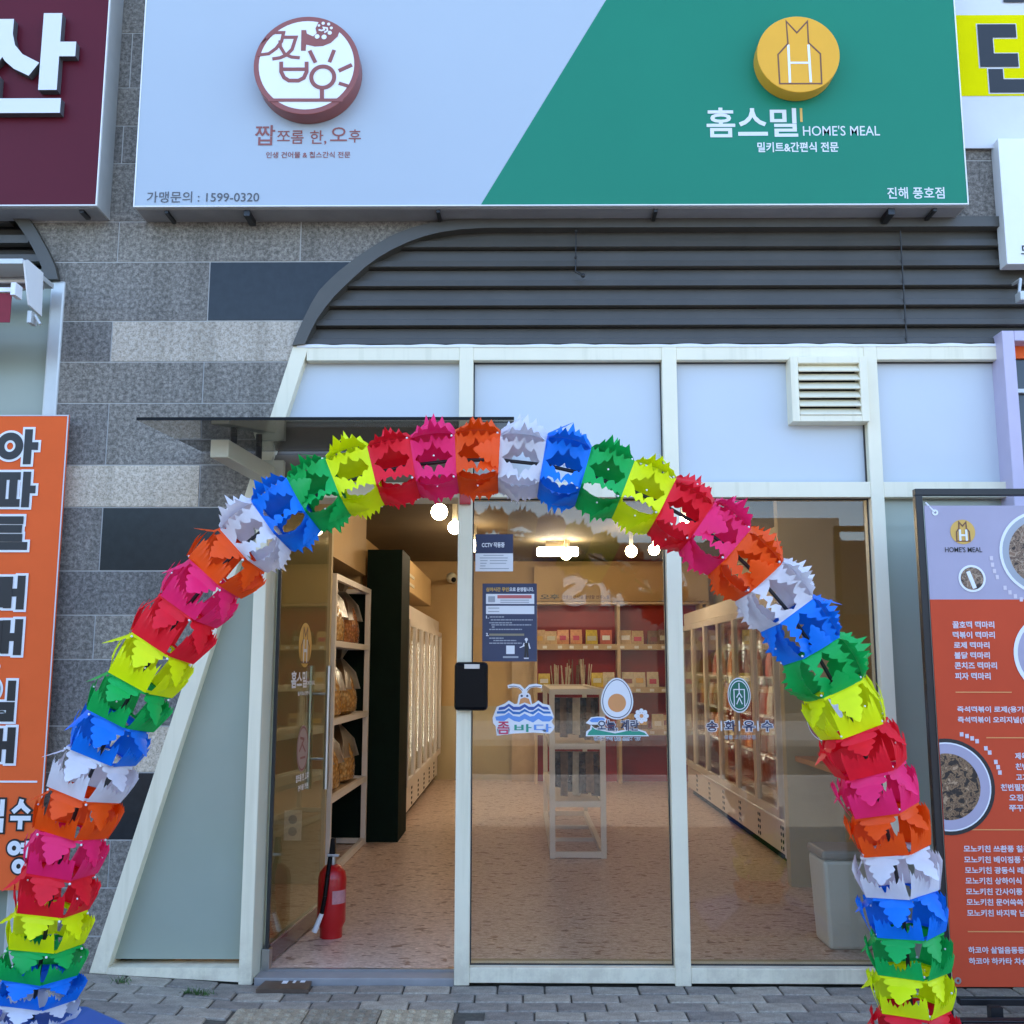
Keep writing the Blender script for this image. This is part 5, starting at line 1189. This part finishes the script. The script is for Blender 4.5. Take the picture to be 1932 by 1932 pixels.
# print: logo, bowls
c_ = XZ(1816.5, 1003.5, YT); k_ = D+YT
MB().prism(circ(c_[0], c_[1], 23.5*k_/F, n=32), YT, YT+.001).build('gold_disc', M['goldlogo'], sb)
b = MB(); u_ = 22*k_/F; stroke(b, [(c_[0]+x*u_, c_[1]+z*u_) for x, z in ((-.30, .85), (0, .50), (.30, .85), (.32, .3), (.55, 0), (.56, -.8), (-.56, -.8), (-.55, 0), (-.32, .3))], .0055, YT-.001, .0006, closed=True); b.build('house_outline', M['brownline'], sb)
b = MB(); stroke(b, [(c_[0]-.27*u_, c_[1]+.2*u_), (c_[0]-.27*u_, c_[1]-.78*u_)], .009, YT-.002, .0006); stroke(b, [(c_[0]+.27*u_, c_[1]+.2*u_), (c_[0]+.27*u_, c_[1]-.78*u_)], .009, YT-.002, .0006); stroke(b, [(c_[0]-.2*u_, c_[1]-.3*u_), (c_[0]+.2*u_, c_[1]-.3*u_)], .008, YT-.003, .0006); b.build('letter_h', M['sticker'], sb)
tx([("HOME'S MEAL", 1783, 1032, 1853, 1042)], M['black'], .01)
def bowl(u, v, r, clipx, fills, nme):
    c_ = XZ(u, v, YT); s_ = k_/F
    for i, (rr, mt) in enumerate(fills):
        R_ = rr*r*s_; pts = [(x, z) for x, z in circ(c_[0], c_[1], R_, n=48)]
        if clipx is not None: pts = [(max(x, clipx), z) for x, z in pts]
        out = []
        for p in pts:
            if not out or (abs(out[-1][0]-p[0])+abs(out[-1][1]-p[1])) > 1e-5: out.append(p)
        # collapse points lying on the clip line
        if clipx is not None:
            on = [p for p in out if abs(p[0]-clipx) < 1e-6]
            if on:
                zt_, zb_ = max(p[1] for p in on), min(p[1] for p in on)
                off = [p for p in out if abs(p[0]-clipx) >= 1e-6]
                off.sort(key=lambda p: math.atan2(p[1]-c_[1], p[0]-c_[0])); out = off+[(clipx, zt_), (clipx, zb_)]
        MB().prism(out, YT-.0006*(i+1), YT-.0006*i-.0001).build(nme, mt, sb)
bowl(1966, 1043, 80, None, [(1, M['sticker']), (.93, M['greyprint']), (.78, M['mush'])], 'printed_bowl')
bowl(1834, 1091.5, 25.5, None, [(1, M['sticker']), (.84, M['mush'])], 'printed_dish')
bowl(1788, 1484, 86, mx0+.001, [(1, M['black']), (.92, M['sticker']), (.89, M['menugrey']), (.69, M['meat'])], 'printed_plate')
bowl(1990, 1235, 76, None, [(1, M['sticker']), (.9, M['menugrey']), (.7, M['snackred'])], 'printed_bowl')
b = MB(); stroke(b, [XZ(u, v, YT) for u, v in ((1826, 1078), (1835, 1100), (1839, 1110))], .018, YT-.0022, .0006); b.build('radish_strip', M['sticker'], sb)
b = MB()
for i in range(9):
    a = math.radians(186+i*7.5) ; cu, cv = 1966+96*math.cos(a), 1043-96*math.sin(a); q = rect(cu-3, cv-4, cu+3, cv+4, YT)
    if i != 4: b.box(q[0], q[1], YT, YT+.001, q[2], q[3])
for i in range(11):
    a = math.radians(75-i*6); cu, cv = 1788+102*math.cos(a), 1484-102*math.sin(a); q = rect(cu-3.4, cv-4, cu+3.4, cv+4, YT)
    if i not in (4, 7): b.box(q[0], q[1], YT, YT+.001, q[2], q[3])
b.build('curved_caption', M['menutext'], sb, kind='stuff')
# black slatted base behind the right leg
def zg(v, y): return P(1870, v, y).z
MB().box(P(1806, 1890, YB).x, XE, YB-.03, YB+.01, zg(1898, YB-.03), zg(1885, YB-.03)).build('base_rail', M['blackmetal'], sb, bevel=.003)
bsk = thing('slatted_bench', 'low black metal slatted bench behind the right garland leg', 'bench', (2.1, -1.0, 0))
for i in range(5):
    y = -.72-.07*i; MB().box(1.78, 3.1, y-.05, y, .075, .09).build('bench_slat', M['blackmetal'], bsk, bevel=.002)
for x in (1.95, 2.9): MB().box(x-.03, x+.03, -1.06, -.70, .0, .0745).build('leg', M['blackmetal'], bsk)
MB().box(P(1870, 1910, -.69).x, P(1893, 1910, -.69).x, -.69, -.65, 0, zg(1897, -.66)).build('upright', M['blackmetal'], bsk)

# ------------------------------------------------------------------ garland arch
YA = -1.15
gc = {'w': plastic_film('white_film', (.80, .78, .82), .25), 'b': plastic_film('blue_film', (.004, .20, .85), .15), 'g': plastic_film('green_film', (.006, .46, .09), .18), 'y': plastic_film('neon_yellow_film', (.86, 1.0, .002), .2),
      'r': plastic_film('crimson_film', (.92, .010, .030), .2), 'p': plastic_film('hot_pink_film', (1.0, .022, .17), .2), 'o': plastic_film('orange_film', (1.0, .095, .004), .2)}
names = {'w': 'white', 'b': 'blue', 'g': 'green', 'y': 'neon yellow', 'r': 'crimson', 'p': 'hot pink', 'o': 'orange'}
pts = [(63, 1905, 'w'), (68, 1866, 'b'), (78, 1812, 'g'), (87, 1750, 'y'), (98, 1680, 'r'), (118, 1605, 'p'), (142, 1530, 'o'), (168, 1456, 'w'), (207, 1387, 'b'), (238, 1320, 'g'), (278, 1252, 'y'), (325, 1182, 'r'), (375, 1112, 'p'), (428, 1054, 'o'), (480, 1010, 'w'), (540, 966, 'b'), (603, 926, 'g'), (672, 898, 'y'), (745, 882, 'r'), (822, 870, 'p'), (903, 864, 'o'), (983, 868, 'w'), (1065, 882, 'b'), (1140, 904, 'g'), (1215, 932, 'y'), (1285, 967, 'r'), (1350, 1010, 'p'), (1408, 1062, 'o'), (1465, 1122, 'w'), (1515, 1188, 'b'), (1558, 1258, 'g'), (1598, 1335, 'y'), (1632, 1418, 'r'), (1655, 1490, 'p'), (1674, 1562, 'o'), (1692, 1642, 'w'), (1704, 1722, 'b'), (1712, 1795, 'g'), (1717, 1865, 'y'), (1722, 1938, 'r'), (1726, 2010, 'p')]
cen = [P(u, v, YA) for u, v, _ in pts]
# boundaries
bd = [cen[0]-(cen[1]-cen[0])*.5] + [(a+b_)/2 for a, b_ in zip(cen, cen[1:])] + [cen[-1]+(cen[-1]-cen[-2])*.5]
for _ in range(1):
    bd = [bd[0]]+[(bd[i-1]+bd[i]*4+bd[i+1])/6 for i in range(1, len(bd)-1)]+[bd[-1]]
tang = [(bd[min(i+1, len(bd)-1)]-bd[max(i-1, 0)]).normalized() for i in range(len(bd))]
ga = thing('garland_arch', 'rainbow leaf cut plastic garland arch framing the shop entrance', 'arch', (0, YA, 0))
RG = .134
def frame_at(k, ang):          # unit vectors around the tube at boundary k
    t = tang[k]; e1 = Vector((0, -1, 0)); e2 = t.cross(e1).normalized()
    return e1*math.cos(ang)+e2*math.sin(ang)
NF = 5
def pt(k, s, c0, c1, t, bulge, rs=(1, 1)):
    """point of facet between corner angles c0,c1; s along segment k, t in -1..1 across, bulge outward"""
    res = []
    for kk, rr in ((k, rs[0]), (k+1, rs[1])):
        a = bd[kk]+frame_at(kk, c0)*RG*rr; b_ = bd[kk]+frame_at(kk, c1)*RG*rr
        res.append(a+(b_-a)*((t+1)/2))
    p = res[0]+(res[1]-res[0])*s
    mid = frame_at(k, (c0+c1)/2)*(1-s)+frame_at(k+1, (c0+c1)/2)*s
    return p+mid*bulge
SS = [0, .05, .09, .14, .19, .235, .25, .30, .36, .42, .46, .50, .53, .58, .635, .65, .71, .76, .82, .87, .93, 1.0]
NS = len(SS)
TEETH = [[(0, .99), (.07, .96), (.09, .84), (.14, 1.02), (.19, .80), (.30, .86), (.36, 1.10), (.42, .84), (.53, 1.08), (.58, .82), (.65, .88), (.71, 1.06), (.76, .84), (.87, .98), (1, .99)],
         [(0, .99), (.09, .98), (.19, .82), (.25, 1.06), (.30, .84), (.42, .80), (.50, 1.12), (.58, .84), (.65, 1.00), (.71, .82), (.82, 1.04), (.87, .86), (1, .99)],
         [(0, .99), (.05, .98), (.14, .82), (.235, 1.00), (.25, .84), (.36, 1.10), (.46, .80), (.53, 1.02), (.58, .86), (.71, .90), (.76, 1.08), (.87, .86), (1, .99)]]
HS = [(.07, 0), (.09, .14), (.14, .30), (.19, .18), (.25, .30), (.30, .62), (.36, .46), (.42, .58), (.46, .74), (.50, 1.02), (.53, .70), (.58, .50), (.65, .60), (.71, .26), (.76, .20), (.82, .34), (.87, .12), (.93, 0)]
HB = [(.07, 0), (.09, .08), (.14, .18), (.19, .50), (.235, .66), (.25, .46), (.30, .38), (.42, .56), (.46, .90), (.50, .78), (.53, .56), (.58, .44), (.65, .52), (.71, .72), (.76, .40), (.82, .16), (.87, .10), (.93, 0)]
FW = [(0, .90), (.05, .93), (.09, .82), (.14, .88), (.19, .92), (.235, .80), (.25, .58), (.30, .64), (.36, .70), (.42, .62), (.46, .42), (.50, .46), (.53, .50), (.58, .40), (.635, .22), (.65, .24), (.71, .16), (.76, 0)]
TEETHL = [[(0, .99), (.09, .96), (.14, .84), (.19, 1.04), (.25, .84), (.36, 1.08), (.42, .86), (.53, 1.10), (.58, .86), (.71, 1.06), (.76, .84), (.87, 1.02), (1, .99)],
          [(0, .99), (.05, .98), (.14, 1.02), (.19, .84), (.30, 1.08), (.36, .86), (.46, 1.06), (.50, .86), (.635, 1.08), (.65, .84), (.82, 1.04), (.87, .88), (1, .99)]]
def lerp_at(tab, s):
    for a, b_ in zip(tab, tab[1:]):
        if a[0] <= s <= b_[0]: return a[1]+(b_[1]-a[1])*(s-a[0])/(b_[0]-a[0])
    return tab[-1][1]
def outer(s, ph, left): return lerp_at(TEETHL[ph % 2] if left else TEETH[ph % 3], s)
HT = [(.09, .66), (.14, .72), (.19, .66), (.235, .70), (.25, .44), (.36, .48), (.42, .60), (.46, .54), (.50, .58), (.53, .34), (.58, .38), (.635, .40), (.65, .22), (.71, .24), (.76, .12), (.82, 0)]
def hole(s): return 0.0 if s < .09 or s >= .82 else lerp_at(HT, s)
tag_idx = 0
for k, (u, v, c_) in enumerate(pts):
    f_ = k/(len(pts)-1)
    base = -math.pi/5 if f_ < .74 else -math.pi/5+min(1, (f_-.74)/.1)*math.pi/5
    base += math.radians(random.uniform(-9, 9))
    rev = k > 18 and f_ < .62
    seg = MB()
    # rim rings at both ends
    cor = [base+2*math.pi*i/NF for i in range(NF)]
    for kk, sgn in ((k, 1), (k+1, -1)):
        vs = []
        for a in cor:
            d_ = frame_at(kk, a); tt = tang[kk]*sgn
            vs += [bd[kk]+d_*RG*1.02, bd[kk]+d_*RG*1.02+tt*.010, bd[kk]+d_*RG*.90+tt*.004]
        fs = []
        for i in range(NF):
            j = (i+1) % NF; fs += [(3*i, 3*j, 3*j+1, 3*i+1), (3*i, 3*i+2, 3*j+2, 3*j)]
        seg.add(vs, fs)
    so_ = seg.build('garland_segment', gc[c_], ga, recalc=False); so_['label'] = '%s segment of the garland' % names[c_]
    for i in range(NF):
        c0, c1 = cor[i], cor[i]+2*math.pi/NF; ph = random.randint(0, 3); bl = random.uniform(.002, .016); skew = random.uniform(-.07, .07)
        fc = -(frame_at(k, (c0+c1)/2)).y
        leg = f_ < .34 or f_ > .77
        up = f_ < .47
        L = (bd[k+1]-bd[k]).length
        if leg:
            # leaf flap hanging out from the upper rim
            lift = math.radians(random.uniform(14, 34)); bend2 = math.radians(random.uniform(-4, 30)); Lf = random.uniform(.86, 1.08); wf = random.uniform(.84, .98)
            vs = []; fs = []; cols = (-1, -.5, 0, .5, 1); ss_ = [q for q in SS if q <= .77]
            for s in ss_:
                d_ = s*L*Lf; kx = .22*L; h_ = max(lerp_at(FW, min(s, .76))*wf, .02)
                if d_ < kx: x_, o_ = d_*math.cos(lift), d_*math.sin(lift)
                else: x_, o_ = kx*math.cos(lift)+(d_-kx)*math.cos(lift+bend2), kx*math.sin(lift)+(d_-kx)*math.sin(lift+bend2)
                sq = x_/L; sq = 1-sq if up else sq
                for t in cols: vs.append(pt(k, sq, c0, c1, t*h_+skew*s*2, o_-.010*t*t*h_))
            m5 = len(cols)
            for q_ in range(len(ss_)-1):
                for c_i in range(m5-1): fs.append((q_*m5+c_i, q_*m5+c_i+1, (q_+1)*m5+c_i+1, (q_+1)*m5+c_i))
            MB().add(vs, fs).build('leaf_flap', gc[c_], so_, recalc=False, smooth=True)
            # sheet standing on the lower rim, low at the front and tall at the back, its edge leaf cut
            bh = random.uniform(.30, .46) if fc > .1 else random.uniform(.72, .92)
            vs = []; fs = []; NT = 23
            for q_ in range(NT):
                t = -1.04+2.08*q_/(NT-1); jag = [.0, .13, .03, .16, -.04, .10, .02][(q_+ph*3) % 7]; dip = -.16*math.exp(-((t-skew*6)/.22)**2) if fc > .1 else 0
                top = max(.06, min(.97, bh+jag+dip+.18*(abs(t)**2)*(1 if fc > .1 else -.6)))
                for e_ in (0, .34, .67, 1):
                    sq = top*e_; o_ = bl+.016*math.sin(math.pi*min(1, sq))+(.02*e_*e_ if fc < .1 else .008*e_*e_); sq2 = sq if up else 1-sq
                    vs.append(pt(k, sq2, c0, c1, t, o_))
            for q_ in range(NT-1):
                for e_ in range(3): fs.append((q_*4+e_, (q_+1)*4+e_, (q_+1)*4+e_+1, q_*4+e_+1))
            MB().add(vs, fs).build('leaf_panel', gc[c_], so_, recalc=False, smooth=True)
        else:
            hk_ = random.uniform(.78, 1.0) if fc > .6 else 0; bk_ = random.uniform(.35, .65) if fc < -.45 else 0; bs_ = 1 if frame_at(k, c1).y > frame_at(k, c0).y else -1
            hs_ = random.random() < .5; flipS = random.random() < .5
            upf = 1.22 if frame_at(k, (c0+c1)/2).z > .2 else 1.0
            mb = MB(); vs = []; fs = []; cq = random.uniform(.012, .03)
            for s in SS:
                w1 = math.sin(math.pi*s)**.7 if 0 < s < 1 else 0
                to_l, to_r = outer(s, ph, False), outer(s, (ph+1) % 3, False); w9 = min(1, s/.12, (1-s)/.12); to_l *= 1+(upf-1)*w9; to_r *= 1+(upf-1)*w9; se = 1-s if flipS else s; hA_, hB_ = (lerp_at(HS, se)*hk_, lerp_at(HB, se)*hk_) if .07 < s < .93 else (0, 0)
                if hs_: hA_, hB_ = hB_, hA_
                h_ = 0; sk = skew if hA_ else 0
                if bk_:
                    g_ = 1-lerp_at(HS, s)*1.25*bk_ if .07 < s < .93 else 1
                    if bs_ > 0: to_r = min(to_r, g_)
                    else: to_l = min(to_l, g_)
                for t in [-to_l, -(to_l*.66+hA_*.34), -(to_l*.33+hA_*.67), -hA_+sk, hB_+sk, to_r*.33+hB_*.67, to_r*.66+hB_*.34, to_r]:
                    vs.append(pt(k, s, c0, c1, t, w1*(bl+cq*t*t)+(.05*w1*max(0, abs(t)-.9))))
            for q_ in range(len(SS)-1):
                a, b_ = 8*q_, 8*(q_+1)
                for c_i in (0, 1, 2, 4, 5, 6): fs.append((a+c_i, a+c_i+1, b_+c_i+1, b_+c_i))
            mb.add(vs, fs).build('leaf_panel', gc[c_], so_, recalc=False, smooth=True)
            # a leaf flap folded outward over the upper and lower facets
            if fc < .6 or random.random() < .35:
                hz = random.choice((0, 1)); lift = math.radians(random.uniform(16, 40)); vs = []; fs = []; cols = (-1, -.5, 0, .5, 1); ss_ = [q for q in SS if q <= .77]; wf = random.uniform(.6, .85)
                for s in ss_:
                    d_ = s*L*.85; h_ = max(lerp_at(FW, min(s, .76))*wf, .02); x_, o_ = d_*math.cos(lift), d_*math.sin(lift)
                    sq = x_/L; sq = 1-sq if hz else sq
                    for t in cols: vs.append(pt(k, sq, c0, c1, t*h_+skew*s, bl+.004+o_-.010*t*t*h_))
                for q_ in range(len(ss_)-1):
                    for c_i in range(4): fs.append((q_*5+c_i, q_*5+c_i+1, (q_+1)*5+c_i+1, (q_+1)*5+c_i))
                MB().add(vs, fs).build('leaf_flap', gc[c_], so_, recalc=False, smooth=True)
    rv = MB()
    for i in range(NF):
        if random.random() < .7: rv.ball(tuple(bd[k+1]-tang[k+1]*.012+frame_at(k+1, cor[i])*RG*1.03), .0048, 8, 5)
        if random.random() < .35: rv.ball(tuple(pt(k, .5, cor[i], cor[i]+2*math.pi/NF, random.uniform(-.8, .8), .024)), .004, 6, 4)
    if rv.v: rv.build('rivet', M['sticker'], so_, smooth=True, kind='stuff')
b = MB()
vs = []; fs = []; n = 10
for kk, p in enumerate(bd):
    e1 = Vector((0, -1, 0)); e2 = tang[kk].cross(e1).normalized()
    vs += [p+(e1*math.cos(2*math.pi*i/n)+e2*math.sin(2*math.pi*i/n))*.0075 for i in range(n)]
for kk in range(len(bd)-1): fs += [(kk*n+i, kk*n+(i+1) % n, (kk+1)*n+(i+1) % n, (kk+1)*n+i) for i in range(n)]
b.add(vs, fs).build('pole', M['blackmetal'], ga, smooth=True)
for idx, nme in ((0, 'left'), (-1, 'right')):
    c_ = bd[idx]; cxb = c_.x - (.02 if idx == 0 else 0); zt_ = .205 if idx == 0 else .13
    g_ = thing('weighted_foot', 'blue plastic weighted base under the %s leg of the garland arch' % nme, 'base', (cxb, YA, 0), 'weighted bases of the garland arch')
    vs = [(cxb+x, YA+y, z) for z, w_ in ((0.0, .36), (.03, .36), (zt_, .16)) for x, y in ((-w_, -w_), (w_, -w_), (w_, w_), (-w_, w_))]
    fs = [(3, 2, 1, 0), (8, 9, 10, 11)]+[(4*a+i, 4*a+(i+1) % 4, 4*a+4+(i+1) % 4, 4*a+4+i) for a in range(2) for i in range(4)]
    MB().add(vs, fs).build('base_body', M['basebl'], g_, bevel=.015)
    MB().cyl((c_.x, YA, zt_-.01), tuple(c_), .02, n=12).build('socket_tube', M['basebl'], g_, smooth=True)

# ------------------------------------------------------------------ across the street (seen in the window reflections)
ob2 = thing('opposite_shop', 'low rendered shop across the street with dark windows and large pale lettering', 'building', (0, -26, 0))
MB().box(-26, 28, -32, -25, 0, 5.2).box(-22, -6, -32, -25.1, 5.2, 6.4).box(6.5, 9.5, -31, -25.1, 5.2, 5.95).build('walls', M['farwall'], ob2)
for i in range(9):
    x = -23+i*5.4; MB().box(x, x+4.2, -25, -24.95, .3, 2.7).build('window', M['farglass'], ob2)
b = MB(); text_on(b, 'Cars', -4.9, -1.2, 3.3, 4.6, lambda x, z: (-x, -24.9, z), .03); b.build('lettering', M['white'], ob2, recalc=False)
for i, x in enumerate((-9, 13)):
    tr = thing('street_tree', ['street tree on the far pavement to the left', 'street tree on the far pavement to the right'][i], 'tree', (x, -17, 0))
    MB().cyl((x, -17, 0), (x+.1, -17, 3.0), .14, .08, n=10).build('trunk', M['countertop'], tr, smooth=True)
    b = MB()
    for q_ in range(900):
        a = random.uniform(0, 6.28); r = random.random()**.4*1.7; e_ = random.uniform(-1.2, 1.4)
        c_ = Vector((x+r*math.cos(a), -17+r*math.sin(a), 4+e_)); n_ = Vector((random.gauss(0, 1), random.gauss(0, 1), random.gauss(0, 1))).normalized(); o_ = n_.orthogonal().normalized()*.14; p_ = n_.cross(o_)
        b.add([c_-o_, c_+p_*.6, c_+o_, c_-p_*.6], [(0, 1, 2, 3)])
    b.build('crown', M['grass'], tr, recalc=False)
